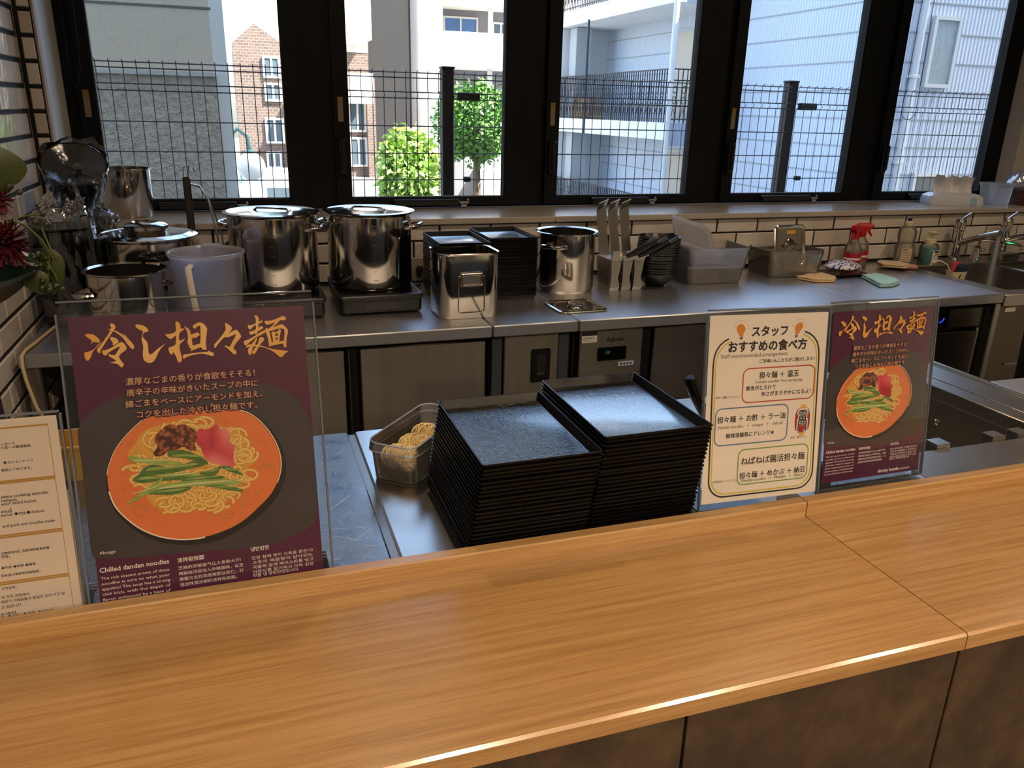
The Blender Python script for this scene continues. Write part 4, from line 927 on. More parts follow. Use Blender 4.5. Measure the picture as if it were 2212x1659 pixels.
TITLE_STROKES=[[(65,1341),(95,1338),(117,1317),(119,1305),(112,1300),(93,1305),(81,1292),(88,1310),(84,1316),(69,1329)],[(128,1304),(111,1293),(91,1272),(66,1263),(53,1260),(53,1237),(58,1226),(67,1225),(78,1242),(88,1264),(112,1287)],[(168,1381),(178,1381),(187,1372),(187,1361),(179,1351),(156,1319),(133,1287),(118,1264),(115,1254),(107,1258),(104,1267),(106,1276),(119,1288),(149,1326),(165,1352),(156,1355),(158,1357),(169,1359),(171,1364),(167,1373)],[(179,1352),(191,1347),(221,1325),(218,1342),(226,1321),(243,1298),(254,1278),(254,1268),(250,1262),(242,1265),(226,1290),(212,1316),(194,1335),(179,1347)],[(162,1322),(174,1321),(188,1313),(194,1301),(191,1295),(170,1284),(170,1296),(163,1310)],[(124,1265),(143,1267),(177,1283),(196,1295),(210,1296),(220,1281),(224,1270),(220,1261),(206,1251),(188,1232),(205,1199),(205,1194),(197,1184),(191,1187),(177,1202),(148,1208),(175,1214),(167,1224),(148,1239),(149,1248),(172,1240),(186,1259),(198,1278),(179,1271),(151,1255),(144,1251),(140,1243),(130,1243),(125,1252)],[(270,1370),(279,1372),(303,1364),(316,1352),(319,1340),(311,1335),(300,1332),(294,1314),(305,1298),(312,1280),(311,1250),(315,1233),(329,1240),(356,1261),(387,1280),(368,1262),(352,1240),(334,1207),(318,1196),(304,1197),(290,1208),(286,1227),(288,1250),(292,1272),(288,1295),(289,1311),(297,1339),(283,1347),(270,1360)],[(438,1376),(448,1371),(455,1357),(455,1343),(468,1341),(468,1335),(448,1322),(444,1287),(468,1297),(461,1285),(442,1266),(444,1234),(448,1211),(444,1192),(436,1188),(429,1193),(423,1217),(413,1238),(411,1228),(401,1229),(396,1240),(396,1258),(415,1265),(427,1274),(431,1312),(414,1298),(403,1300),(390,1314),(389,1321),(409,1321),(433,1331),(434,1356),(435,1369)],[(470,1351),(480,1346),(493,1332),(497,1313),(522,1321),(531,1313),(532,1307),(507,1292),(512,1299),(498,1294),(498,1276),(499,1262),(517,1267),(532,1274),(538,1347),(535,1350),(524,1346),(516,1337),(510,1341),(506,1351),(528,1364),(541,1365),(553,1358),(565,1339),(566,1329),(560,1300),(555,1268),(556,1242),(549,1238),(539,1241),(535,1248),(527,1251),(504,1242),(483,1237),(492,1244),(486,1249),(479,1270),(477,1282),(481,1296),(481,1319),(477,1335)],[(453,1217),(458,1225),(472,1224),(505,1228),(548,1229),(561,1229),(562,1236),(568,1230),(583,1223),(586,1215),(584,1211),(575,1208),(552,1217),(526,1222),(494,1218),(474,1213),(456,1204),(452,1208)],[(647,1357),(657,1351),(671,1339),(675,1331),(668,1318),(658,1308),(690,1322),(702,1311),(710,1295),(710,1286),(697,1272),(684,1257),(672,1237),(682,1226),(684,1214),(678,1208),(670,1211),(657,1226),(647,1238),(633,1252),(642,1251),(657,1246),(672,1271),(688,1296),(684,1301),(654,1289),(639,1291),(618,1273),(603,1255),(592,1243),(590,1256),(595,1265),(619,1289),(639,1315),(647,1331),(645,1343)],[(777,1383),(786,1384),(796,1371),(793,1346),(787,1311),(779,1295),(773,1300),(779,1323),(782,1365)],[(745,1339),(762,1340),(788,1351),(809,1359),(812,1352),(794,1343),(771,1335),(754,1319),(746,1327)],[(750,1311),(762,1311),(786,1323),(802,1332),(812,1326),(808,1319),(784,1307),(763,1296),(754,1294),(749,1301)],[(722,1268),(741,1273),(774,1290),(798,1305),(820,1312),(820,1302),(792,1288),(773,1279),(742,1257),(728,1246),(721,1256)],[(791,1278),(805,1281),(812,1271),(808,1262),(788,1242),(778,1224),(762,1203),(754,1209),(756,1219),(774,1239),(788,1266)],[(773,1274),(782,1278),(771,1253),(756,1230),(752,1212),(744,1199),(736,1211),(736,1227),(750,1245),(768,1267)],[(728,1239),(739,1250),(771,1248),(799,1240),(836,1225),(870,1216),(917,1207),(903,1199),(888,1182),(879,1181),(868,1189),(847,1210),(814,1229),(781,1238),(747,1240),(733,1236)],[(821,1356),(847,1355),(882,1365),(905,1374),(918,1364),(915,1355),(901,1353),(892,1355),(877,1341),(848,1319),(830,1313),(849,1328),(867,1346),(832,1336),(823,1344)],[(821,1319),(833,1320),(840,1296),(844,1262),(848,1248),(835,1234),(831,1239),(829,1273),(823,1297)],[(833,1317),(867,1327),(893,1335),(904,1332),(921,1310),(921,1295),(913,1267),(909,1229),(902,1226),(896,1240),(904,1277),(906,1308),(898,1314),(878,1315),(848,1307),(834,1308)],[(833,1242),(843,1253),(873,1254),(903,1258),(904,1246),(881,1243),(851,1239),(835,1236)],[(847,1298),(859,1304),(864,1280),(861,1252),(851,1250),(851,1271)],[(877,1308),(891,1310),(883,1279),(878,1250),(869,1253),(874,1279)],[(861,1299),(881,1304),(881,1298),(861,1292)],[(861,1280),(880,1284),(879,1277),(861,1273)],[(861,1261),(878,1267),(878,1258),(860,1254)]]
BOWL_SHAPES={'dish':[(-13,898),(-2,933),(21,965),(55,997),(97,1020),(196,1064),(327,1084),(493,1088),(663,1083),(836,1047),(921,991),(974,910),(997,792),(999,510),(984,374),(935,331),(868,307),(728,273),(422,291),(130,308),(11,323),(-11,349),(-14,432),(-10,738)],'rim':[(83,704),(95,750),(130,821),(185,886),(251,940),(308,957),(432,965),(561,960),(682,948),(755,905),(812,833),(849,754),(863,660),(849,581),(801,498),(724,427),(633,372),(526,333),(411,327),(302,350),(215,398),(149,461),(103,532),(80,617)],'soup':[(88,703),(100,749),(135,820),(191,885),(256,938),(308,953),(432,961),(561,956),(678,945),(747,902),(800,830),(833,751),(842,670),(824,597),(783,526),(723,470),(648,413),(568,378),(471,358),(377,360),(287,385),(211,429),(152,487),(108,553),(88,628)],'nest':[(181,787),(214,831),(262,890),(325,907),(410,919),(499,890),(592,876),(669,840),(694,779),(721,726),(726,692),(684,656),(646,577),(597,541),(559,496),(468,500),(388,486),(338,497),(268,531),(240,580),(230,630),(218,691),(205,737)],'meat':[(288,783),(305,809),(297,842),(306,865),(330,887),(365,907),(397,900),(426,903),(458,882),(482,859),(487,838),(478,823),(466,804),(470,775),(437,779),(417,797),(379,785),(350,784),(326,767),(297,766)],'ginger':[(486,871),(527,870),(570,886),(583,865),(613,858),(622,828),(619,795),(640,777),(629,737),(628,679),(568,694),(521,716),(501,743),(490,785),(474,811),(478,835)]}
GREEN_STRIPS=[[(180,776),(208,776),(260,758),(338,741),(403,726),(394,711),(315,724),(241,741),(195,754)],[(350,784),(401,785),(444,770),(479,746),(510,721),(512,701),(466,723),(412,745),(354,756)],[(226,702),(250,724),(286,729),(357,707),(409,717),(477,729),(501,702),(444,692),(384,683),(311,680),(232,686)],[(310,676),(391,678),(464,666),(463,653),(389,654),(324,664)],[(203,681),(233,694),(310,672),(404,661),(440,644),(308,648),(232,649),(194,662)],[(480,672),(533,678),(568,690),(563,670),(538,648),(486,655)],[(568,686),(602,686),(663,641),(659,634),(600,662)],[(396,649),(478,654),(575,640),(570,628),(476,627),(402,632)],[(276,624),(350,635),(439,636),(567,628),(634,612),(663,593),(587,597),(493,604),(400,608),(303,596),(248,595)],[(248,595),(304,612),(400,608),(436,603),(397,584),(338,579),(302,586)],[(493,604),(568,599),(653,567),(649,556),(585,572),(511,598)],[(160,568),(224,606),(294,654),(313,664),(308,648),(237,592),(170,563)]]
POSTER_TEXT=[(204, 1104, 553, '濃厚なごまの香りが食欲をそそる！', 'g'), (203, 1054, 563, '唐辛子の辛味がきいたスープの中に', 'g'), (194, 1003, 588, '練ごまをベースにアーモンドを加え、', 'g'), (235, 952, 519, 'コクを出した冷やし担々麺です。', 'g'), (22, 341, 65, '※Image', 'w'), (14, 257, 291, 'Chilled dandan noodles', 'b'), (15, 222, 288, 'The rich sesame aroma of these', 'w'), (15, 197, 288, 'noodles is sure to whet your', 'w'), (14, 172, 288, 'appetite! The soup has a strong', 'w'), (14, 147, 287, 'chili kick, with the depth of', 'w'), (13, 122, 287, 'flavor enhanced by a base of', 'w'), (13, 97, 287, 'sesame paste, complemented', 'w'), (12, 72, 287, 'by the addition of almonds.', 'w'), (342, 255, 116, '凉拌担担面', 'b'), (342, 219, 277, '芝麻的浓郁香气让人食欲大开!', 'w'), (342, 192, 287, '辣椒给汤底加入辛辣滋味，以芝', 'w'), (342, 165, 286, '麻酱为主的汤底再配以杏仁，打', 'w'), (342, 138, 254, '造出味道浓郁的凉拌担担面。', 'w'), (669, 259, 82, '냉탄탄면', 'b'), (669, 217, 287, '진한 참깨 향이 식욕을 돋운다!', 'w'), (669, 194, 285, '고추의 매콤함이 살아있는', 'w'), (669, 171, 286, '국물에 참깨 페이스트를 넣고', 'w'), (669, 148, 286, '아몬드를 첨가해서 더욱 깊은', 'w'), (669, 130, 214, '맛을 낸 냉탄탄면입니다.', 'w')]
STAFF_TEXT=[(349, 1223, 301, 'スタッフ', 'B'), (161, 1116, 664, 'おすすめの食べ方', 'B'), (101, 1070, 563, 'Staff recommended arrangement', 'e'), (426, 1024, 478, 'ご当地いんこたちがご紹介します♪', 'k'), (430, 912, 344, '担々麺 ＋ 温玉', 'k'), (405, 874, 405, 'Dandan noodles +hot spring egg', 'e'), (325, 827, 254, '黄身がとろけて', 'k'), (456, 778, 434, '辛さがまろやかになるよ！', 'k'), (77, 780, 206, '高松：讃岐うどんいんこ', 'e'), (99, 602, 579, '担々麺 ＋ お酢 ＋ ラー油', 'k'), (104, 555, 555, 'Dandan noodles   +   vinegar   +   chili oil', 'e'), (178, 486, 414, '酸辣湯麺風にアレンジ★', 'k'), (737, 436, 152, '浅草：雷門いんこ', 'e'), (319, 273, 557, 'ねばねば腸活担々麺', 'k'), (311, 170, 580, '担々麺 ＋ めかぶ ＋ 納豆', 'k'), (331, 139, 541, 'Dandan noodles   +   Mekabu   +   Natto', 'e'), (80, 155, 207, '上野御徒町：いんこどん', 'e')]
# ------------------------------------------------------------------ near things: trays, noodles
near_tray = tray_meshes(.0865, .1255)
def near_stack(cx, cy, n, ztop, lab_top, lab, group):
    p = (ztop - .0175 - ZS) / (n-1); sh = .020
    for k in range(n):
        f = k/(n-1)
        t = thing('lacquer_tray', lab % ORD[n-1-k], 'tray', (cx - sh*(1-f) + random.uniform(-.0007, .0007), cy + random.uniform(-.0008, .0008), ZS + k*p), (0, 0, random.uniform(-.003, .003)), group)
        for me, nm in zip(near_tray, ('rim', 'floor')):
            o = bpy.data.objects.new(nm, me); COL.objects.link(o); o.parent = t
near_stack(.3545, 1.0205, 23, 1.005, '', '%s black lacquer tray from the top of the shorter near stack beside the noodle box', 'trays in the near stack beside the noodle box')
near_stack(.5365, 1.0365, 25, 1.018, '', '%s black lacquer tray from the top of the taller near stack beside the staff notice', 'trays in the near stack beside the staff notice')

nb = thing('noodle_box', 'open clear plastic box of raw noodles left of the near trays', 'food box', (.262, 1.255, ZS), (0, 0, math.radians(-40.7)))
MB().rloft([(.038, .092, .016, 0), (.040, .094, .018, .003), (.043, .100, .020, .052), (.045, .102, .022, .054), (.0465, .104, .022, .060), (.045, .102, .021, .072), (.0435, .1005, .020, .072), (.0435, .100, .019, .058), (.0385, .0925, .016, .005), (.02, .07, .01, .004)], 0, 0, 6).build('box_body', M['plastic_box'], nb)
MB().tube([(x, y, .0715) for x, y in rr_path(.0445, .1013, .021)], .0013, 6, closed=True).build('rim_bead', M['plastic_lid'], nb)
MB().tube([(x, y, .057) for x, y in rr_path(.0465, .104, .022)], .0011, 6, closed=True).build('rim_flange', M['plastic_lid'], nb)
nood_mat = pm('raw_noodle', 'ecd394', .45, var=(60, .12), sss=.15)
def noodle_nest(loc, rz, L, R, label, seed, n=95):
    t = thing('noodle_bundle', label, 'noodles', loc, (0, 0, rz), 'bundles of raw noodles in the clear box')
    rnd = random.Random(seed); mb = MB()
    for k in range(n):
        a0 = rnd.uniform(0, 6.28); pts = []; y = rnd.uniform(-L, L*.6); rr = R*rnd.uniform(.55, 1.0); da = rnd.uniform(.25, .5)*rnd.choice((-1, 1)); dy = rnd.uniform(-.0035, .0035)
        ph = rnd.uniform(0, 6)
        for i in range(16):
            a = a0 + da*i; yy = y + dy*i + .004*math.sin(i*.9+ph)
            yy = max(-L, min(L, yy)); end = 1 - .35*(abs(yy)/L)**4
            pts.append((rr*math.cos(a)*end*1.12, yy, R + rr*math.sin(a)*end*.92))
        mb.tube(pts, .0013, 5)
    mb.ball((0, 0, R), R*.86, 12, 8, .9, 1.0, L/R*.98)
    mb.build('strands', nood_mat, t, ang=80)['kind'] = 'stuff'
c_, s_ = math.cos(math.radians(-40.7)), math.sin(math.radians(-40.7))
def in_box(x, y, z): return (.262 + c_*x - s_*y, 1.255 + s_*x + c_*y, ZS + z)
noodle_nest(in_box(-.002, -.052, .006), math.radians(-40.7)+PI/2, .035, .0235, 'pale noodle bundle at the near end of the clear box', 1)
noodle_nest(in_box(.0, .000, .006), math.radians(-40.7)+PI/2, .035, .0235, 'noodle bundle in the middle of the clear box', 2)
noodle_nest(in_box(.0, .048, .008), math.radians(-40.7)+PI/2, .035, .0235, 'yellow noodle bundle at the far end of the clear box', 3)

# steel pan, dark-handled tool, yellow box, corner cord, bin
t = thing('steel_pan', 'shallow steel pan behind the taller near tray stack', 'pan', (.635, 1.365, ZS))
MB().rloft([(.066, .040, .012, 0), (.070, .044, .014, .004), (.074, .048, .016, .046), (.082, .055, .020, .048), (.082, .055, .020, .050), (.073, .047, .015, .049), (.068, .043, .013, .005), (.02, .02, .01, .004)], 0, 0, 5).build('pan_body', M['steel_satin'], t)
t = thing('grip_tool', 'tool with a thick black round grip leaning behind the staff notice', 'tool', (.835, 1.245, ZS), (0, 0, 0))
MB().tube([(-.004, .0, .030), (-.030, .003, .074), (-.047, .005, .112), (-.0485, .005, .116)], [.0105, .0112, .0115, .0085], 14).build('grip', M['black_gloss'], t)
MB().tube([(.012, -.002, .004), (-.004, 0, .032)], .005, 8).build('shank', M['steel_satin'], t)
MB().lathe([(.022, 0), (.024, .002), (.022, .006), (.001, .006)], .02, -.004, 18).build('foot_disc', M['steel_satin'], t)
t = thing('yellow_crate', 'yellow plastic crate at the back of the scratched steel table', 'crate', (-.335, 1.37, ZS))
MB().rloft([(.088, .036, .008, 0), (.092, .040, .010, .056), (.095, .043, .011, .057), (.095, .043, .011, .062), (.090, .038, .009, .062), (.085, .034, .007, .004)], 0, 0, 4).build('crate_body', pm('yellow_plastic', 'e0ac2c', .4), t)
tag(MB().tube([(-.50, 2.44, .8545), (-.51, 2.33, .8545), (-.524, 2.20, .8545), (-.531, 2.135, .8555), (-.533, 2.103, .850), (-.533, 2.096, .825), (-.530, 2.094, .79), (-.518, 2.092, .72), (-.495, 2.095, .66), (-.45, 2.11, .61), (-.40, 2.14, .56), (-.36, 2.17, .50)], .0042, 8).build('loose_cable', pm('cord_cream', 'c9b48c', .5)), 'cream cable hanging over the front of the corner side table', 'cable')
t = thing('pedal_bin', 'black bin with a bright steel rim in the aisle at the far right', 'bin', (2.635, 1.80, 0))
MB().rloft([(.13, .10, .03, 0), (.14, .11, .035, .02), (.155, .125, .04, .79), (.150, .12, .038, .795), (.145, .115, .035, .05)], 0, 0, 5).build('bin_body', M['black_mat'], t)
MB().tube([(x, y, .80) for x, y in rr_path(.155, .125, .04)], .008, 8, closed=True).build('rim', M['chrome'], t)

# ------------------------------------------------------------------ printed notices
TXT = {}
def text_mesh(body, bold=0.0):
    key = (body, bold)
    if key not in TXT:
        c = bpy.data.curves.new('txt', 'FONT'); c.body = body; c.size = 1.0; c.resolution_u = 2; c.offset = bold
        o = bpy.data.objects.new('txt', c); COL.objects.link(o); bpy.context.view_layer.update()
        me = bpy.data.meshes.new_from_object(o.evaluated_get(bpy.context.evaluated_depsgraph_get()))
        vs = [tuple(v.co) for v in me.vertices]; fs = [tuple(p.vertices) for p in me.polygons]
        bpy.data.objects.remove(o); bpy.data.curves.remove(c); bpy.data.meshes.remove(me)
        TXT[key] = (vs, fs)
    return TXT[key]
def put_text(mb, body, u, v, width, y, bold=0.0, hmax=None, shear=0.0):
    vs, fs = text_mesh(body)
    if not vs: return
    x0 = min(p[0] for p in vs); x1 = max(p[0] for p in vs)
    s = width/(x1-x0); sv = s if hmax is None else min(s, hmax)
    offs = [(0, 0)] if bold <= 0 else [(0, 0), (bold, 0), (-bold, 0), (0, bold), (0, -bold), (bold*.7, bold*.7), (-bold*.7, -bold*.7), (bold*.7, -bold*.7), (-bold*.7, bold*.7)]
    for k, (dx, dz) in enumerate(offs):
        mb.add([(u + (p[0]-x0+dx)*s, y - k*.000003, v + (p[1]+dz)*sv) for p in vs], fs)
def smooth_poly(pts, n=4):
    out = []; m = len(pts)
    for i in range(m):
        p0, p1, p2, p3 = pts[i-1], pts[i], pts[(i+1) % m], pts[(i+2) % m]
        for k in range(n):
            t = k/n
            out.append(tuple(.5*((2*b) + (c-a)*t + (2*a-5*b+4*c-d)*t*t + (3*b-a-3*c+d)*t**3) for a, b, c, d in zip(p0, p1, p2, p3)))
    return out
def poly(mb, pts, y, s=1.0): mb.add([(a*s, y, b*s) for a, b in pts], [tuple(range(len(pts)))])
def ribbon(mb, pts, w, y, closed=False):
    n = len(pts); L_ = []; R_ = []
    for i in range(n):
        a = pts[i-1] if (closed or i > 0) else pts[i]; b = pts[(i+1) % n] if (closed or i < n-1) else pts[i]
        dx, dz = b[0]-a[0], b[1]-a[1]; d = math.hypot(dx, dz) or 1; nx, nz = -dz/d*w/2, dx/d*w/2
        L_.append((pts[i][0]+nx, y, pts[i][1]+nz)); R_.append((pts[i][0]-nx, y, pts[i][1]-nz))
    m = n if closed else n-1
    mb.add(L_ + R_, [(i, (i+1) % n, n+(i+1) % n, n+i) for i in range(m)])
def tri_build(mb, name, mat, parent, hidden=None):
    o = mb.build(name, mat, parent, False)
    bm = bmesh.new(); bm.from_mesh(o.data); bmesh.ops.triangulate(bm, faces=[f for f in bm.faces if len(f.verts) > 4], ngon_method='BEAUTY'); 
    for f in bm.faces:
        f.normal_update()
        if f.normal.y > 0: f.normal_flip()
    bm.to_mesh(o.data); bm.free(); return o
def rr_uv(x0, x1, z0, z1, r, n=6): return [((x0+x1)/2+a, (z0+z1)/2+b) for a, b in rr_path((x1-x0)/2, (z1-z0)/2, r, n)]
def gradient_gold():
    m, nt, b = nodemat('gold_print')
    f = noise(nt, coords(nt, (9, 1, 5)), 1.6, 2); nt.links.new(ramp(nt, f, [(.3, H('d08a3c')), (.5, H('e2a24a')), (.7, H('ebbd72'))]), b.inputs['Base Color'])
    b.inputs['Roughness'].default_value = .4; return m
def print_cells(name, sc_, kind, cols):
    m, nt, b = nodemat(name); v = coords(nt, (1, .01, 1))
    vo = nt.nodes.new('ShaderNodeTexVoronoi'); vo.inputs['Scale'].default_value = sc_; nt.links.new(v, vo.inputs['Vector'])
    f = noise(nt, v, sc_*.6, 4); mx = nt.nodes.new('ShaderNodeMath'); mx.operation = 'MULTIPLY_ADD'; mx.inputs[1].default_value = -.7; nt.links.new(vo.outputs['Distance'], mx.inputs[0]); nt.links.new(f, mx.inputs[2])
    nt.links.new(ramp(nt, mx.outputs[0], [(.02, H(cols[0])), (.2, H(cols[1])), (.45, H(cols[2]))]), b.inputs['Base Color']); b.inputs['Roughness'].default_value = .4
    return m
PM_ = dict(gold=gradient_gold(), dish=pm('print_dish', '3f383b', .35, var=(14, .18)), rim=pm('print_rim', '17120f', .4, var=(200, .6)),
    soup=pm('print_soup', 'e57a44', .35, var=(12, .05)), nest=pm('print_nest', 'dda045', .4, var=(40, .2)), noodle=pm('print_noodle', 'eab85c', .4, var=(30, .12)),
    noodle2=pm('print_noodle_pale', 'f0cc86', .4), noodle_edge=pm('print_noodle_edge', 'bd8038', .4), stray=pm('print_stray', 'c9702f', .4), stray2=pm('print_stray_light', 'd88a4c', .4), meat=print_cells('print_meat', 190, 'noise', ['4a2015', '8f4a33', 'b06a4c']), ginger=print_cells('print_ginger', 26, 'noise', ['a52f3a', 'cc4a52', 'dd7d7c']),
    green=pm('print_green', '55743a', .4, var=(60, .35)), green2=pm('print_green_pale', '93a557', .4, var=(70, .3)), green3=pm('print_green_white', 'c3c88e', .4), hi=pm('print_highlight', 'f0ddc8', .4), tan=pm('print_tan', 'd8b078', .45))
def menu_poster(label, loc, tilt, w, group=None, faded=False, full=.03):
    t = thing('menu_poster', label, 'poster', loc, (-math.radians(tilt), 0, 0)); hh = w*1.418; s = w/1000
    st = MB().box(0, w, -.0006, .0002, 0, hh).build('print_sheet', M['wine'], t, False)
    y = -.0008; dy = -.00006
    for nm in ('dish', 'rim', 'soup', 'nest'):
        mb = MB(); poly(mb, smooth_poly(BOWL_SHAPES[nm]), y, s); tri_build(mb, 'printed_' + nm, PM_[nm], t); y += dy
    rnd = random.Random(4); nx = [p[0] for p in BOWL_SHAPES['nest']]; nz = [p[1] for p in BOWL_SHAPES['nest']]
    for zone, cnt, cols in (('out', 34, ('stray', 'stray2')), ('in', 230, ('noodle_edge', 'noodle', 'noodle2'))):
        strands = []
        for k in range(cnt):
            a = rnd.uniform(0, 6.28); rr = rnd.uniform(.2, .98) if zone == 'in' else rnd.uniform(.95, 1.25); cx_ = (min(nx)+max(nx))/2; cz_ = (min(nz)+max(nz))/2
            px_ = cx_ + rr*(max(nx)-min(nx))/2*math.cos(a); pz_ = cz_ + rr*(max(nz)-min(nz))/2*math.sin(a)
            r_ = rnd.uniform(16, 46); a0 = rnd.uniform(0, 6.28); span = rnd.uniform(2, 6.0) if zone == 'in' else rnd.uniform(1, 2.5); ex_ = rnd.uniform(.5, 1)
            strands.append(([((px_ + r_*math.cos(a0+span*i/16))*s, (pz_ + r_*ex_*math.sin(a0+span*i/16))*s) for i in range(17)], rnd.uniform(10, 15)*s))
        mbs = {c: MB() for c in cols}
        for k, (pts_, w_) in enumerate(strands):
            yy = y - k*.0000022
            if zone == 'in':
                ribbon(mbs['noodle_edge'], pts_, w_*1.25, yy); ribbon(mbs['noodle'], pts_, w_*.95, yy - .0000008); ribbon(mbs['noodle2'], [(a_, b_ + w_*.12) for a_, b_ in pts_], w_*.3, yy - .0000014)
            else:
                ribbon(mbs['stray'], pts_, w_, yy); ribbon(mbs['stray2'], pts_, w_*.4, yy - .000001)
        for c in cols: tri_build(mbs[c], 'printed_noodles', PM_[c], t)['kind'] = 'stuff'
        y += dy - cnt*.0000022
    for nm in ('meat', 'ginger'):
        mb = MB(); poly(mb, smooth_poly(BOWL_SHAPES[nm]), y, s); tri_build(mb, 'printed_' + nm, PM_[nm], t); y += dy
    for k, gpoly in enumerate(GREEN_STRIPS):
        mb = MB(); poly(mb, smooth_poly(gpoly, 3), y, s); tri_build(mb, 'printed_leaf', PM_['green2'] if k in (0, 3, 8, 11) else PM_['green'], t); y += dy*.5
        gx_ = sum(p[0] for p in gpoly)/len(gpoly); gz_ = sum(p[1] for p in gpoly)/len(gpoly)
        mb = MB(); poly(mb, smooth_poly([(gx_+(a-gx_)*.8, gz_+5+(b_-gz_)*.3) for a, b_ in gpoly], 3), y, s); tri_build(mb, 'printed_leaf_light', PM_['green3'] if k in (0, 3, 8, 11) else PM_['green2'], t); y += dy*.5
    hl = MB(); so = smooth_poly(BOWL_SHAPES['soup'])
    ribbon(hl, [(a*s, b*s) for a, b in so[72:97]], .006*w, y); ribbon(hl, [(a*s, b*s) for a, b in so[32:54]], .004*w, y); ribbon(hl, [(a*s, b*s) for a, b in so[0:17]], .003*w, y)
    tri_build(hl, 'printed_rim_light', PM_['hi'], t); y += dy
    tt = MB()
    for k, p in enumerate(TITLE_STROKES): poly(tt, smooth_poly(p, 2), y - k*.000004, s)
    tri_build(tt, 'printed_title', PM_['gold'], t); y += dy*3
    g = MB(); wt = MB()
    halo = MB()
    for (u, v, ww, body, c) in POSTER_TEXT:
        if c == 'g': put_text(halo, body, u*s, v*s, ww*s, y, .13)
    tri_build(halo, 'printed_text_band', M['wine'], t); y += dy
    for (u, v, ww, body, c) in POSTER_TEXT:
        put_text(g if c == 'g' else wt, body, u*s, v*s, ww*s, y, .014 if c == 'b' else 0.0, 18.5*s if c == 'w' and v < 300 else None)
    put_text(wt, 'dormy hotels', 560*s, full*w, 215*s, y, .018); put_text(wt, '& RESORTS', 785*s, full*w, 110*s, y)
    tri_build(g, 'printed_lettering', PM_['tan'], t)['kind'] = 'stuff'; tri_build(wt, 'printed_small_lettering', M['ink_white'], t)['kind'] = 'stuff'
    return t, hh
def holder(t, u0, u1, v0, v1, back=.012, mat_edge=True, yb=.0012):
    MB().cbox(u0, u1, -.0032, -.0018, v0, v1, .0004).build('front_sheet', M['acrylic'], t)
    MB().cbox(u0, u1, yb, yb+.0022, v0, v1+back, .0004).build('back_sheet', M['acrylic'], t)
    eg = MB(); e = .0022
    for a, b2, c, d in ((u0-e, u0, v0, v1), (u1, u1+e, v0, v1), (u0, u1, v1, v1+e)): eg.box(a, b2, -.0034, yb+.0022, c, d)
    for k, (a, b2, c, d) in enumerate(((u0-e, u0, v0, v1), (u1, u1+e, v0, v1), (u0, u1, v1+back, v1+back+e))): MB().cbox(a, b2, -.0034, yb+.0022, c, d, .0006).build('sheet_edge', M['acrylic_edge'], t)
p1, hh = menu_poster('large wine-red noodle poster in a clear stand at left of the counter', (-.1955, .8975, .8535), 12.4, .257)
holder(p1, -.010, .268, 0, hh+.004, .012)
MB().cbox(-.010, .268, .004, .10, -.0012, .0012, .0004).move(Matrix.Rotation(math.radians(12.4), 4, 'X')).build('stand_foot', M['acrylic'], p1)
p2, hh2 = menu_poster('small wine-red noodle poster in a clear stand at right of the staff notice', (.882, .966, .863), 7.0, .203)
holder(p2, -.006, .210, -.008, hh2+.010, .004)
MB().cbox(-.006, .210, -.002, .09, -.010, -.008, .0004).move(Matrix.Rotation(math.radians(7), 4, 'X')).build('stand_foot', M['acrylic'], p2)

# staff notice
t = thing('staff_notice', 'white notice of staff eating tips with coloured boxes in a clear stand', 'notice', (.640, .947, .868), (-math.radians(8.5), math.radians(1.6), 0)); W_ = .214; s = W_/1000
MB().box(0, W_, -.0006, .0002, 0, W_*1.375).build('paper_sheet', pm('staff_paper', 'efe0d2', .55, var=(9, .05)), t, False)
y = -.0009; st_pm = dict(red=pm('box_red', 'b8483c', .5), blue=pm('box_blue', '56779c', .5), green=pm('box_green', '7f9a52', .5), yellow=pm('box_yellow', 'd8bd45', .5), bulb=pm('bulb_orange', 'd8892c', .5), lantern=pm('lantern_red', 'a82c2a', .5), cap=pm('lantern_cap', 'd9b24a', .5))
for nm, (x0, x1, z0, z1) in dict(red=(.296, .915, .737, .986), blue=(.083, .702, .432, .704), green=(.293, .907, .120, .386)).items():
    mb = MB(); ribbon(mb, rr_uv(x0*W_, x1*W_, z0*W_, z1*W_, .05*W_), .009*W_, y, True); tri_build(mb, 'printed_box', st_pm[nm], t)
corner = lambda cx_, cz_, a0, a1: [(cx_ + .13*math.cos(a), cz_ + .13*math.sin(a)) for a in [a0 + (a1-a0)*i/8 for i in range(9)]]
ring = [(.80, 1.238), (.845, 1.222), (.885, 1.195), (.918, 1.155), (.936, 1.105), (.942, 1.05)] + corner(.83, .172, 0, -PI/2) + corner(.182, .172, -PI/2, -PI) + [(.042, 1.02), (.046, 1.075), (.062, 1.125), (.090, 1.165), (.125, 1.192), (.160, 1.208)]
ring = [(a*W_, b*W_) for a, b in ring]; mb = MB()
ribbon(mb, ring, .012*W_, y); tri_build(mb, 'printed_outline', M['ink'], t)
mb = MB(); ribbon(mb, [((a-.5*W_)*.955+.5*W_, (b-.6375*W_)*.966+.6375*W_) for a, b in ring], .010*W_, y); tri_build(mb, 'printed_inner_line', st_pm['yellow'], t)
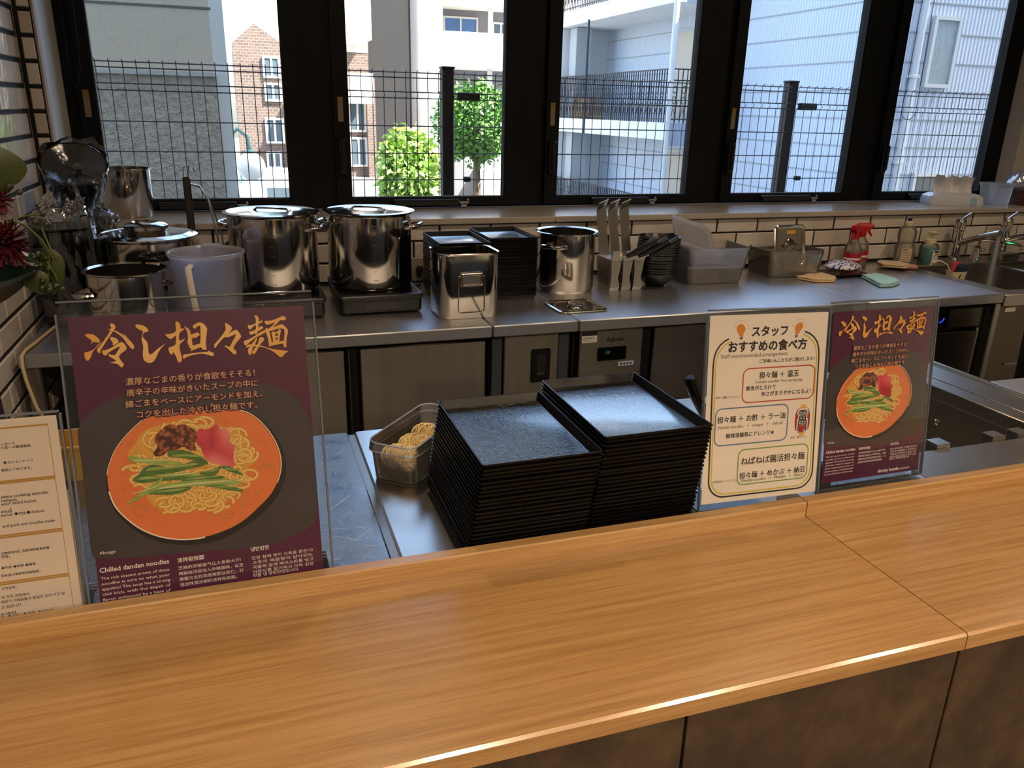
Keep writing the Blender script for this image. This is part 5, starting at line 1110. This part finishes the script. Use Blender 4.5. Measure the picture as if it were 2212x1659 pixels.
for bu, bv, an in ((.255, 1.275, -.1), (.748, 1.272, .3)):
    mb = MB(); c0, s0 = math.cos(an), math.sin(an)
    shape = [(math.cos(a)*.036, math.sin(a)*.036) for a in [-.9 + i*(PI+1.8)/16 for i in range(17)]] + [(-.015, -.052), (.015, -.052)]
    poly(mb, [((bu + c0*a - (-s0)*b*-1*0 + (-s0)*(-b))*W_, (bv + c0*b + s0*a*0)*W_) for a, b in shape], y); tri_build(mb, 'printed_bulb', st_pm['bulb'], t)
    mb = MB(); poly(mb, [((bu + a + (-s0)*.066)*W_, (bv + b)*W_) for a, b in ((-.013, -.055), (.013, -.055), (.010, -.075), (-.010, -.075))], y); tri_build(mb, 'printed_bulb_base', M['ink_grey'], t)
    mb = MB()
    for q in range(9):
        a = .1 + q*.37 - .1; mb.box((bu+.058*math.cos(a)-.003)*W_, (bu+.058*math.cos(a)+.003)*W_, y, y+.0001, (bv+.058*math.sin(a)-.003)*W_, (bv+.058*math.sin(a)+.003)*W_)
    mb.build('printed_rays', st_pm['bulb'], t, False)['kind'] = 'stuff'
mb = MB(); poly(mb, [(.835*W_ + .067*W_*math.copysign(abs(math.cos(a))**.6, math.cos(a)), .572*W_ + .098*W_*math.copysign(abs(math.sin(a))**.75, math.sin(a))) for a in [2*PI*i/32 for i in range(32)]], y); tri_build(mb, 'printed_lantern', st_pm['lantern'], t)
for z0, z1 in ((.664, .690), (.455, .478)):
    mb = MB(); poly(mb, [(.812*W_, z0*W_), (.858*W_, z0*W_), (.856*W_, z1*W_), (.814*W_, z1*W_)], y-.00005); tri_build(mb, 'printed_lantern_cap', st_pm['cap'], t)
mb = MB(); put_text(mb, '雷', .792*W_, .575*W_, .086*W_, y-.0001, .06); put_text(mb, '門', .792*W_, .495*W_, .086*W_, y-.0001, .06); tri_build(mb, 'printed_lantern_outline', M['ink_white'], t)
mb = MB(); put_text(mb, '雷', .797*W_, .578*W_, .076*W_, y-.0002, .012); put_text(mb, '門', .797*W_, .498*W_, .076*W_, y-.0002, .012); tri_build(mb, 'printed_lantern_letters', M['ink'], t)
bk = MB(); gr = MB()
for (u, v, ww, body, c) in STAFF_TEXT:
    put_text(gr if c == 'e' else bk, body, u*s, v*s, ww*s, y-.0001, {'B': .034, 'k': .014, 'e': 0.0}[c])
tri_build(bk, 'printed_lettering', M['ink'], t)['kind'] = 'stuff'; tri_build(gr, 'printed_small_lettering', M['ink_grey'], t)['kind'] = 'stuff'
holder(t, -.003, .2165, -.012, W_*1.375+.004, .003)
MB().cbox(-.003, .2165, -.002, .09, -.0145, -.0125, .0004).move(Matrix.Rotation(math.radians(8.5), 4, 'X')).build('stand_foot', M['acrylic'], t)

# allergy notice at the left edge
t = thing('allergy_notice', 'beige notice with gold frames cut by the left edge of the picture', 'notice', (-.427, .916, .866), (-math.radians(8), 0, 0))
MB().box(0, .2095, -.0006, .0002, -.012, .2405).build('paper_sheet', pm('notice_paper', 'e4d0c0', .55), t, False)
gd = pm('frame_gold', 'b98a3e', .5); y = -.0009
for (z0, z1) in ((.1698, .2307), (.1064, .1676), (.0505, .104), (-.010, .048)):
    mb = MB(); ribbon(mb, [(.010, z0), (.2, z0), (.2, z1), (.010, z1)], .0021, y, True); tri_build(mb, 'printed_frame', gd, t)
bk = MB()
for u, v, ww, body in ((.1521,.2113,.0149,'において、'),(.1515,.207,.030,'と同一の調理器具、'),(.1512,.190,.0296,'◆カシューナッツ'),(.1482,.1814,.0303,'使用しております。'),
    (.1441,.1503,.0472,'same cooking utensils,'),(.1435,.1459,.0164,'redients,'),(.143,.142,.0356,'ents* listed below.'),(.1419,.1332,.0101,'ents】'),(.1413,.129,.0428,'eanuts ◆Milk◆Walnut'),(.1409,.116,.0526,'and pork and noodles made'),
    (.1354,.0842,.0485,'过敏原食材】及其他致敏食材遵'),(.1349,.0798,.0089,'烹饪。'),(.1332,.0667,.0347,'◆牛奶 ◆核桃 ◆腰果'),(.1319,.0574,.0395,'面条由小麦粉和鸡蛋制成。'),
    (.1299,.0417,.016,'고객님께~'),(.1285,.031,.0284,'사 조리 과정에서'),(.1277,.0255,.065,'태르기 식재료들과 동일한 조리 기구 및'),(.1269,.019,.0214,'고 있습니다.'),(.1258,.0107,.0149,'료 9품목】'),(.1252,.0064,.0538,'유  ◆호두  ◆땅콩  ◆캐슈넛')):
    put_text(bk, body, u, v, ww, y-.0001, .010)
tri_build(bk, 'printed_lettering', M['ink'], t)['kind'] = 'stuff'
holder(t, -.004, .2125, -.014, .2425, .001)
MB().box(.188, .2145, .0045, .005, -.014, .150).build('second_sheet', pm('second_paper', 'd9c4b4', .55), t, False)
MB().cbox(-.004, .2125, -.002, .09, -.0155, -.0135, .0004).move(Matrix.Rotation(math.radians(8), 4, 'X')).build('stand_foot', M['acrylic'], t)

# ------------------------------------------------------------------ flower arrangement at the left edge
fa = thing('flower_arrangement', 'arrangement of dark red chrysanthemums, leaves and berries at the left edge', 'flowers', (-.36, 1.07, ZS))
FL = fa.location
def fb_(mb, name, mat, parent=None, ang=60):
    mb.v = [(p[0]-FL.x, p[1]-FL.y, p[2]-FL.z) for p in mb.v]; return mb.build(name, mat, parent or fa, True, ang)
fb_(MB().lathe([(.040, ZS), (.044, ZS+.004), (.060, ZS+.12), (.055, ZS+.27), (.060, ZS+.30), (.056, ZS+.30), (.050, ZS+.27)], -.36, 1.07, 28, True, True), 'vase', pm('vase_plum', '2a1a2a', .3))
leaf_m = pm('leaf_green', '38451a', .4, var=(20, .2), sss=.1); dark_m = pm('aspidistra_leaf', '0a1a15', .35, bmp=(1.0, .3)); stem_m = pm('stem_green', '565e2c', .5); berry_m = pm('berry_green', '2a341a', .3); red_m = pm('petal_red', '4c0d18', .5, var=(40, .3)); pink_m = pm('petal_mauve', '5c2430', .5)
def oval_leaf(tip, base, w, bulge, name='leaf', mat=None):
    tip, base = Vector(tip), Vector(base); ax = tip-base; side = ax.cross(Vector((0,1,0))).normalized(); nrm = Vector((0,-1,0)); mb = MB(); rows_ = []
    for i in range(11):
        f = i/10; ww = w*math.sin(PI*min(1, f**.75*.97+.01)) + .0004
        c = base + ax*f + nrm*bulge*math.sin(PI*f)
        rows_.append([c - side*ww*(1-2*j/8)*1.0 + nrm*(-.18*ww*abs(1-2*j/8)) for j in range(9)])
    return fb_(mb.loft(rows_, False, False, False), name, mat or leaf_m)
oval_leaf((-.262, 1.05, 1.395), (-.252, 1.05, 1.342), .030, .004)
oval_leaf((-.214, 1.06, 1.228), (-.222, 1.06, 1.275), .013, .003)
oval_leaf((-.232, 1.045, 1.222), (-.238, 1.045, 1.252), .014, .003)
def mum(c, R, n, mat, name, seed):
    rnd = random.Random(seed); mb = MB(); c = Vector(c)
    for k in range(n):
        th = rnd.uniform(0, 6.28); ph = math.acos(rnd.uniform(-.5, 1)); d = Vector((math.sin(ph)*math.cos(th), -abs(math.cos(ph))*.8-.1, math.sin(ph)*math.sin(th))).normalized()
        L_ = R*rnd.uniform(.75, 1.05); up = Vector((0,0,1)).cross(d).normalized() if abs(d.z) < .95 else Vector((1,0,0))
        mb.tube([c + d*R*.15, c + d*L_*.6 + up*rnd.uniform(-.003,.003), c + d*L_ + Vector((0,0,rnd.uniform(-.004,.004)))], [.0012, .0026, .0012], 5, flat=.4)
    fb_(mb, name, mat, None, 80)['kind'] = 'stuff'
mum((-.262, 1.045, 1.283), .034, 170, red_m, 'chrysanthemum', 1)
mum((-.262, 1.055, 1.330), .020, 80, pink_m, 'chrysanthemum', 2)
mum((-.285, 1.05, 1.250), .026, 90, red_m, 'chrysanthemum', 3)
tc_ = [(-.38, 1.275), (-.32, 1.292), (-.27, 1.290), (-.248, 1.278), (-.236, 1.258)]; bc_ = [(-.38, 1.17), (-.33, 1.185), (-.295, 1.202), (-.262, 1.222), (-.236, 1.250)]
rows_ = []
for k in range(13):
    f = k/12; row = []
    for (a, b_) in zip(smooth_poly(tc_, 3)[:13], smooth_poly(bc_, 3)[:13]):
        row.append((a[0]+(b_[0]-a[0])*f, 1.055 - .035*math.sin(PI*f) - .012*math.cos(9*f), a[1]+(b_[1]-a[1])*f + .0012*(k % 2)))
    rows_.append(row)
fb_(MB().loft(rows_, False, False, False), 'folded_leaf', dark_m, None, 12)
for pts in ([(-.252, 1.04, 1.312), (-.236, 1.04, 1.305), (-.222, 1.045, 1.286), (-.214, 1.05, 1.262)], [(-.246, 1.045, 1.312), (-.226, 1.045, 1.290), (-.218, 1.05, 1.268), (-.226, 1.05, 1.232)], [(-.222, 1.05, 1.30), (-.216, 1.05, 1.275), (-.212, 1.052, 1.264)], [(-.222, 1.05, 1.262), (-.216, 1.05, 1.245), (-.214, 1.052, 1.236)], [(-.240, 1.05, 1.312), (-.225, 1.05, 1.315), (-.216, 1.05, 1.312)]):
    fb_(MB().tube(pts, .0011, 6), 'stem', stem_m)
for p_ in ((-.262, 1.05, 1.275), (-.262, 1.06, 1.325), (-.285, 1.055, 1.245), (-.252, 1.052, 1.345), (-.250, 1.045, 1.311), (-.236, 1.05, 1.262), (-.36, 1.06, 1.22)):
    fb_(MB().tube([(-.36 + (p_[0]+.36)*.15, 1.075, 1.02), (-.36 + (p_[0]+.36)*.45, 1.072, 1.155 + (p_[2]-1.155)*.35), p_], .0017, 6), 'stem', stem_m)
rnd = random.Random(8)
for cx_, cz_, n in ((-.219, 1.232, 9), (-.230, 1.230, 5), (-.215, 1.310, 4), (-.242, 1.345, 3), (-.222, 1.258, 5), (-.240, 1.262, 3)):
    for k in range(n):
        mb = MB().ball((cx_+rnd.uniform(-.011,.011), 1.045+rnd.uniform(-.006,.006), cz_+rnd.uniform(-.007,.007)), rnd.uniform(.0030, .0046), 10, 7); fb_(mb, 'berry', berry_m)
# ------------------------------------------------------------------ outside: fence, street, buildings, trees
GZ = -2.0
struct(MB().box(-30, 60, 3.3, 90, GZ-.3, GZ).build('ground_street', pm('asphalt', '8d8d8c', .85, var=(3, .12)), smooth=False))
struct(MB().box(-9, 14, 3.3, 4.6, GZ, .55).build('ground_terrace', pm('terrace_concrete', 'a3a19c', .8), smooth=False))
wire_m = pm('fence_wire', '14161a', .5); post_m = pm('fence_post', '16181c', .45)
fz = lambda r: CAM_Z + r*4.0
fence = thing('mesh_fence', 'black welded mesh fence running outside all five windows', 'fence', (1.0, 4.0, .55))
FB = .60; TOP = fz(.0392)
def yfold(z):   # the folded ridge near the top of the mesh
    a, b2, c = fz(.0166), fz(.0131), fz(.0097)
    return 0
for (x0, x1) in ((-1.02, .985), (1.03, 2.985), (3.035, 4.985), (5.035, 6.9)):
    mb = MB(); x = x0
    while x <= x1+.001:
        mb.tube([(x, 4.0, FB), (x, 4.0, fz(.0097)), (x, 3.978, fz(.0131)), (x, 4.0, fz(.0166)), (x, 4.0, fz(.0326)), (x, 3.995, TOP), (x, 3.975, TOP+.006)], .0021, 4); x += .0534
    for r in (.0385, .0326, .0166, .0097, -.0222, -.0541, -.0856, -.117, -.149, -.18):
        mb.tube([(x0, 3.997, fz(r)), (x1, 3.997, fz(r))], .0027, 4)
    o = wb(mb, 'mesh_panel', wire_m, fence); o['kind'] = 'stuff'
for x in (-1.0, 1.008, 3.01, 5.01):
    wb(MB().cbox(x-.03, x+.03, 4.01, 4.07, FB-.05, fz(.0445), .003), 'post', post_m, fence)
    wb(MB().cbox(x-.033, x+.033, 4.006, 4.074, fz(.0445), fz(.0445)+.012, .003), 'post_cap', post_m, fence)
    wb(MB().cbox(x+.04, x+.155, 3.985, 4.012, fz(.0131)-.018, fz(.0131)+.020, .003), 'clamp', post_m, fence)
    wb(MB().cbox(x+.075, x+.110, 3.985, 4.012, fz(-.0856)-.012, fz(-.0856)+.014, .003), 'clamp', post_m, fence)

def stucco(name, col, sc_=40, st=.6):
    return pm(name, col, .9, bmp=(sc_, st, .01), var=(1.2, .06))
# grey rendered building at left
Yb = 7.0; B = lambda r: r*Yb; Zb = lambda r: CAM_Z + r*Yb
lb = thing('grey_building', 'grey rendered building filling the left window', 'building', (-3, Yb+2, GZ))
wb(MB().box(-8, B(-.016), Yb, Yb+3.5, GZ, 7), 'wall', stucco('grey_render', 'cabfad', 30, .5), lb, False)
wb(MB().box(-8, B(-.015), Yb-.02, Yb, GZ, Zb(.0265)), 'lower_wall', pm('rough_render', 'b5aa9a', .9, bmp=(26, 1.0, .05), var=(26, .22)), lb, False)
wb(MB().box(-8, B(-.014), Yb-.045, Yb, Zb(.0262), Zb(.0305)), 'string_course', stucco('light_render', 'b6b4ae', 30, .3), lb, False)
wb(MB().box(-8, B(-.014), Yb-.004, Yb+.01, Zb(.094), Zb(.0965)), 'groove', stucco('groove_grey', '6c6a66', 30, .3), lb, False)  # thin darker grey band across the wall
wb(MB().box(B(-.016), B(-.016)+.10, Yb+.0, Yb+3.5, GZ, 7), 'side_pilaster', stucco('white_render', 'd8d8d4', 30, .3), lb, False)

# street lamp with globes
def lamp(label, x, y, ztop):
    t = thing('street_lamp', label, 'street lamp', (x, y, GZ))
    mt = pm('lamp_green', '5f8a80', .5) if 'lamp_green' not in bpy.data.materials else bpy.data.materials['lamp_green']
    MB().lathe([(.07, 0), (.06, .3), (.045, .35), (.04, ztop-GZ+.3)], seg=14).build('pole', pm('lamp_pole', 'cfd3d0', .5), t)
    hh = ztop-GZ
    MB().tube([(0, 0, hh+.15), (.04, 0, hh+.42), (.15, 0, hh+.52), (.27, 0, hh+.42), (.30, 0, hh+.20)], .028, 8).build('arm', mt, t)
    MB().ball((.30, 0, hh), .20, 20, 14).build('globe', pm('globe_white', 'f2f2ee', .3), t)
    MB().lathe([(.05, hh+.18), (.08, hh+.20), (.03, hh+.24), (.001, hh+.24)], .30, 0, 12).build('cap', mt, t)
    return t
lamp('white globe street lamp seen beside the grey building', -.11, 12.5, CAM_Z-.070*12.5)
lamp('lower white globe street lamp further along the street', -.23, 15.0, CAM_Z-.101*15.0)
lamp('white globe street lamp standing between the two trees', 3.95, 18.4, CAM_Z-.064*18.4)

# brick apartment house
Yk = 26.0; P = lambda r: r*Yk; Q = lambda r: CAM_Z + r*Yk
def brick_mat():
    m, nt, b = nodemat('brick_facing')
    br = nt.nodes.new('ShaderNodeTexBrick'); br.inputs['Scale'].default_value = 3.2; br.inputs['Mortar Size'].default_value = .03
    br.inputs['Color1'].default_value = H('6f5a51'); br.inputs['Color2'].default_value = H('5a4a44'); br.inputs['Mortar'].default_value = H('7c726b')
    v = nt.nodes.new('ShaderNodeVectorRotate'); 
    mp = nt.nodes.new('ShaderNodeMapping'); mp.inputs['Rotation'].default_value = (PI/2, 0, 0)
    tc = nt.nodes.new('ShaderNodeTexCoord'); nt.links.new(tc.outputs['Object'], mp.inputs['Vector']); nt.links.new(mp.outputs[0], br.inputs['Vector'])
    nt.links.new(br.outputs['Color'], b.inputs['Base Color']); b.inputs['Roughness'].default_value = .85; return m
bm_ = brick_mat()
bk = thing('brick_house', 'brown brick apartment house with gables and white balconies down the street', 'building', (2.0, Yk, GZ))
poly_ = [(P(.005), GZ), (P(.155), GZ), (P(.155), 7.5), (P(.085), 7.5), (P(.085), Q(.058)), (P(.070), Q(.056)), (P(.030), Q(.083)), (P(.026), Q(.080)), (P(.005), Q(.062))]
mb = MB(); mb.add([(x, Yk, z) for x, z in poly_] + [(x, Yk+6, z) for x, z in poly_], [tuple(range(9)), tuple(range(17, 8, -1))] + [(i, (i+1) % 9, (i+1) % 9+9, i+9) for i in range(9)])
wb(mb, 'brick_wall', bm_, bk, False)
wb(MB().box(P(.085), P(.155), Yk-.02, Yk+.02, Q(.058), 7.5), 'upper_white_wall', stucco('pale_upper', 'dcd8d2'), bk, False)
winm = pm('far_window_glass', '53606a', .1); frm = pm('far_window_frame', 'cfccc6', .5)
def far_window(root, x0, x1, z0, z1, y, curtain=None, mull=True, fm=None):
    f = MB(); e = .06
    f.box(x0, x1, y-.06, y+.02, z1-e, z1); f.box(x0, x1, y-.06, y+.02, z0, z0+e); f.box(x0, x0+e, y-.06, y+.02, z0+e, z1-e); f.box(x1-e, x1, y-.06, y+.02, z0+e, z1-e)
    if mull: f.box((x0+x1)/2-.03, (x0+x1)/2+.03, y-.055, y+.015, z0+e, z1-e)
    w = wb(f, 'window', fm or frm, root, False)
    L = root.location; pn = MB().box(x0+e, x1-e, y-.03, y-.02, z0+e, z1-e); pn.v = [(p[0]-L.x, p[1]-L.y, p[2]-L.z) for p in pn.v]
    pn.build('pane', curtain or winm, w, False); return w
for (a, b2, c, d) in ((.036, .055, .027, .050), (.036, .055, .002, .022), (.034, .055, -.044, -.016), (.033, .050, -.072, -.053), (.064, .080, .010, .035), (.130, .150, -.030, .012), (.130, .150, -.070, -.036)):
    far_window(bk, P(a), P(b2), Q(c), Q(d), Yk-.02)
wb(MB().box(P(.150), P(.160), Yk-.3, Yk+.2, GZ, Q(.03)), 'brick_pier', bm_, bk, False)
wb(MB().box(P(.005), P(.155), Yk-1.4, Yk, GZ, Q(-.082)), 'garden_wall', pm('garden_wall', '8c8883', .8), bk, False)
whit = stucco('balcony_white', 'efe9e0', 20, .1)
for z0, z1, tilt_ in ((.066, .1045, 0), (.002, .033, 0)):
    bl = MB(); y0 = Yk-2.2; s_ = (Yk-2.2)/Yk
    bl.box(P(.110)*s_, P(.160)*s_, y0, y0+.12, Q(z0)*1.0, Q(z1)); bl.box(P(.160)*s_-.12, P(.160)*s_, y0+.121, Yk, Q(z0)+.151, Q(z1)); bl.box(P(.110)*s_, P(.160)*s_, y0+.121, Yk, Q(z0), Q(z0)+.15)
    wb(bl, 'balcony', whit, bk, False)
# dark curved tower
Yt = 27.0
tw = thing('grey_tower', 'dark grey building with a rounded white corner behind the young tree', 'building', (6.0, Yt+2, GZ))
wb(MB().lathe([(.60, GZ), (.60, 8)], .228*Yt, Yt+.7, 48), 'round_corner', stucco('tower_white', 'aeacaa', 30, .1), tw)
wb(MB().box(.153*Yt, .212*Yt, Yt+.4, Yt+5, GZ, 8), 'wall', stucco('tower_grey', '2c2b2c', 30, .1), tw, False)
wb(MB().box(.2121*Yt, .249*Yt, Yt+.75, Yt+5, GZ, 8), 'white_wall', bpy.data.materials['tower_white'], tw, False)
# white balcony apartments
Ya = 28.0; A = lambda r: r*Ya; AZ = lambda r: CAM_Z + r*Ya
ap = thing('white_apartments', 'white apartment block with solid balconies behind the larger tree', 'building', (8.2, Ya, GZ))
wb(MB().box(A(.247), A(.37), Ya+1.5, Ya+2.4, GZ, 10), 'wall', stucco('apartment_grey', '77767a', 30, .1), ap, False)
wb(MB().box(A(.246), A(.37), Ya, Ya+.15, AZ(.051), AZ(.0865)), 'balcony_front', whit, ap, False)
wb(MB().box(A(.246), A(.37), Ya, Ya+1.5, AZ(.046), AZ(.0505)), 'balcony_floor', whit, ap, False)
wb(MB().box(A(.246), A(.37), Ya, Ya+1.5, AZ(.116), AZ(.125)), 'upper_floor', whit, ap, False)
wb(MB().box(A(.257), A(.259), Ya-.03, Ya+.01, AZ(.055), AZ(.085)), 'balcony_joint', stucco('joint_grey', 'b5b2ac'), ap, False)
cur = pm('blue_curtain', '4a6f9e', .7, var=(8, .3), scale=(6, 1, 1))
far_window(ap, A(.258), A(.303), AZ(.068), AZ(.108), Ya+1.5, cur)
far_window(ap, A(.322), A(.345), AZ(.068), AZ(.104), Ya+1.5, None)
far_window(ap, A(.262), A(.315), AZ(-.02), AZ(.028), Ya+1.5, None)
wb(MB().lathe([(.09, GZ), (.09, 9)], A(.308), Ya+.4, 12), 'drain_pipe', frm, ap)
wb(MB().box(A(.30), A(.37), Ya+.2, Ya+1.5, GZ, AZ(-.075)), 'low_wall', whit, ap, False)

# right-hand apartment building: wall facing us, long wall with balconies running away
CX, CY = 10.1, 11.5
def siding(name, col):
    m, nt, b = nodemat(name); b.inputs['Base Color'].default_value = H(col); b.inputs['Roughness'].default_value = .7
    w = nt.nodes.new('ShaderNodeTexWave'); w.bands_direction = 'DIAGONAL'; w.inputs['Scale'].default_value = 4.6
    nt.links.new(coords(nt, (1.7, 1.7, 0)), w.inputs['Vector']); bump(nt, b, w.outputs['Fac'], .8, .02)
    nt.links.new(ramp(nt, w.outputs['Fac'], [(.2, tuple(x*.86 for x in H(col)[:3])+(1,)), (.7, H(col))]), b.inputs['Base Color'])
    return m
sid = siding('ribbed_siding', 'c9d4e6'); sid_g = pm('siding_joint', '9aa0a6', .8)
rb = thing('siding_building', 'pale ribbed-siding apartment building filling the right windows', 'building', (CX+2, CY+4, GZ))
wb(MB().box(CX, CX+9, CY, CY+12.0, GZ, 5.6), 'wall', sid, rb, False)
z = GZ + .2
while z < 5.5:
    wb(MB().box(CX-.012, CX+9, CY-.012, CY, z, z+.022), 'siding_joint', sid_g, rb, False)
    wb(MB().box(CX-.012, CX, CY-.012, CY+12.0, z, z+.022), 'siding_joint', sid_g, rb, False)
    z += .46
wx = lambda r: r*CY; wz = lambda r: CAM_Z + r*CY
fw = far_window(rb, wx(.972), wx(1.022), wz(.045), wz(.142), CY-.03, pm('sheer_curtain', '8fa0a8', .4, var=(10, .2), scale=(6, 1, 1)), False, pm('alu_frame', 'c9cdd1', .4))
far_window(rb, wx(.985), wx(1.05), wz(-.15), wz(-.078), CY-.03, None, False, bpy.data.materials['alu_frame'])
wb(MB().tube([(wx(.950), CY-.08, GZ), (wx(.950), CY-.08, 5.5)], .055, 12), 'downpipe', pm('pipe_grey', 'ccd0d4', .5), rb)
for zz in (-.6, .7, 2.1, 3.4): wb(MB().cbox(wx(.950)-.08, wx(.950)+.08, CY-.14, CY, zz, zz+.05, .005), 'pipe_clip', bpy.data.materials['pipe_grey'], rb)
OX = 8.63; Y0, Y1 = 15.6, 22.2
slab = stucco('slab_white', 'dedfe0', 20, .1)
rail_m = pm('iron_railing', '2c3038', .5)
for zb, zt in ((.90, 1.25), (3.56, 3.92), (-1.75, -1.42)):
    wb(MB().box(OX, CX, Y0, Y1, zb, zt), 'balcony_slab', slab, rb, False)
    wb(MB().box(OX+.1, CX, Y1-.25, Y1-.05, zt, zt+2.3), 'end_wall', slab, rb, False)
for zt in (1.25, 3.92, -1.42):
    rl = MB(); rh = 1.05
    for end in (0, 1):
        a, b2 = (Y0, Y1) if end == 0 else (OX, CX)
        pt = (lambda q, z_: (OX+.05, q, z_)) if end == 0 else (lambda q, z_: (q, Y0+.05, z_))
        def bar(q0, q1, z0, z1, h=.02):
            if end == 0: rl.box(OX+.05-h, OX+.05+h, q0, q1, z0, z1)
            else: rl.box(q0, q1, Y0+.05-h, Y0+.05+h, z0, z1)
        for zz in (zt+.06, zt+.32, zt+rh-.22, zt+rh): bar(a, b2, zz, zz+.025)
        bar(a, a+.06, zt, zt+rh+.03, .03); bar(b2-.06, b2, zt, zt+rh+.03, .03)
        y = a + .11
        while y < b2-.05:
            bar(y-.008, y+.008, zt, zt+rh, .01); y += .11
        y = a + .165
        while y < b2-.05:
            for zc in (zt+.45, zt+.66): rl.tube([pt(y+.045*math.cos(q), zc+.075*math.sin(q)) for q in [2*PI*i/8 for i in range(8)]], .009, 4, closed=True)
            rl.tube([pt(y-.04, zt+.12), pt(y-.01, zt+.30), pt(y+.04, zt+.16)], .009, 4)
            y += .22
    o = wb(rl, 'railing', rail_m, rb, False); o['kind'] = 'stuff'
for zt in (1.25, -1.42): wb(MB().cbox(OX+.25, OX+.7, Y1-.9, Y1-.45, zt, zt+2.3, .01), 'column', stucco('column_grey', 'a9adb0', 20, .1), rb)
wb(MB().tube([(OX-.03, 15.5, GZ), (OX-.03, 15.5, 5.5)], .06, 12), 'drain_pipe', bpy.data.materials['pipe_grey'], rb)
wb(MB().tube([(OX-.02, 19.9, .9), (OX-.02, 19.9, 3.6)], .03, 8), 'thin_pipe', rail_m, rb)
for zt in (1.25, -1.42):
    dd = MB().box(CX-.05, CX+.02, 16.9, 18.0, zt, zt+2.05); d_ = wb(dd, 'balcony_door', pm('door_frame_grey', 'aab0b6', .5) if 'door_frame_grey' not in bpy.data.materials else bpy.data.materials['door_frame_grey'], rb, False)
    L = rb.location; pn = MB().box(CX-.07, CX-.05, 17.02, 17.88, zt+.1, zt+1.95); pn.v = [(p[0]-L.x, p[1]-L.y, p[2]-L.z) for p in pn.v]; pn.build('door_panel', pm('door_leaf', 'b9b0a4', .5) if 'door_leaf' not in bpy.data.materials else bpy.data.materials['door_leaf'], d_, False)
wb(MB().box(OX, CX, Y0-.05, Y0-.005, 3.56, 4.3), 'corrugated_fascia', siding('fascia_blue', 'a8b2c6'), rb, False)
wb(MB().box(OX, CX, Y0-.05, Y0-.005, .78, 1.25), 'corrugated_fascia', bpy.data.materials['fascia_blue'], rb, False)
# planter box glimpsed on the balcony
t = thing('balcony_planter', 'brown wooden planter on the balcony behind the ornamental railing', 'planter', (8.95, 20.6, 1.25))
MB().cbox(-.18, .18, -.6, .5, 0, .55, .01).build('planter_box', pm('planter_wood', 'a07a52', .7), t)

# trees
leafm = pm('tree_leaf', '9ab85c', .5, var=(3, .3)); leafm2 = pm('tree_leaf_dark', '5f8c3e', .5, var=(3, .3)); bark = pm('bark', '6b5a4a', .9, bmp=(20, .6))
def tree(label, x, y, ztop, zc, rx, rz, n, mat, seed, lsize):
    t = thing('street_tree', label, 'tree', (x, y, GZ)); rnd = random.Random(seed)
    h = zc - GZ
    MB().tube([(0, 0, 0), (.03, 0, h*.5), (0, .02, h*.85), (.05, 0, h+rz*.5)], [.09, .075, .06, .02], 8).build('trunk', bark, t)
    for k in range(5):
        a = k*1.3; MB().tube([(0, 0, h*.75), (.4*rx*math.cos(a), .4*rx*math.sin(a), h*.9), (.8*rx*math.cos(a), .8*rx*math.sin(a), h+rz*.3*math.sin(a*2))], [.04, .025, .008], 6).build('branch', bark, t)
    mb = MB()
    for k in range(n):
        th = rnd.uniform(0, 6.28); u = rnd.uniform(-1, 1); r = rnd.uniform(.35, 1.0)**.5 * (1 + .18*math.sin(3*th+seed) * (1 if rnd.random() > .3 else .5)); q = math.sqrt(1-u*u)
        c = Vector((rx*r*q*math.cos(th), rx*r*q*math.sin(th), h + rz*r*u))
        d = Vector((rnd.gauss(0, 1), rnd.gauss(0, 1), rnd.gauss(0, .6)-.4)).normalized(); s2 = d.cross(Vector((rnd.gauss(0,1), rnd.gauss(0,1), rnd.gauss(0,1)))).normalized()
        L_ = lsize*rnd.uniform(.7, 1.3); w_ = L_*.28
        mb.add([c, c + d*L_*.5 + s2*w_, c + d*L_, c + d*L_*.5 - s2*w_], [(0, 1, 2, 3)])
    o = mb.build('foliage', mat, t, False); o['kind'] = 'stuff'
tree('small pale green street tree with drooping leaves', 3.18, 16.0, 0, CAM_Z-.075*16, .56, .80, 3400, leafm, 3, .17)
tree('larger green street tree behind the fence post', 4.75, 16.5, 0, CAM_Z-.016*16.5, .82, .78, 5600, leafm2, 5, .11)
# parked white van
v = thing('parked_van', 'white van parked at the foot of the brick house', 'van', (1.25, 21.0, GZ))
MB().loft([[(x, -2.0, z) for x, z in ((-.8, .35), (.8, .35), (.85, .9), (.72, 1.8), (-.72, 1.8), (-.85, .9))], [(x, 2.0, z) for x, z in ((-.8, .35), (.8, .35), (.85, .9), (.72, 1.8), (-.72, 1.8), (-.85, .9))]]).build('body', pm('van_white', 'e6e8ea', .25), v, False)
MB().box(-.66, .66, -2.02, -1.99, 1.05, 1.65).build('windscreen', winm, v, False)
for x in (-.78, .78):
    for y in (-1.3, 1.3): MB().lathe([(.33, -.1), (.33, .1)], seg=18).move(Matrix.Translation((x, y, .33)) @ Matrix.Rotation(PI/2, 4, 'Y')).build('wheel', M['rubber'], v)
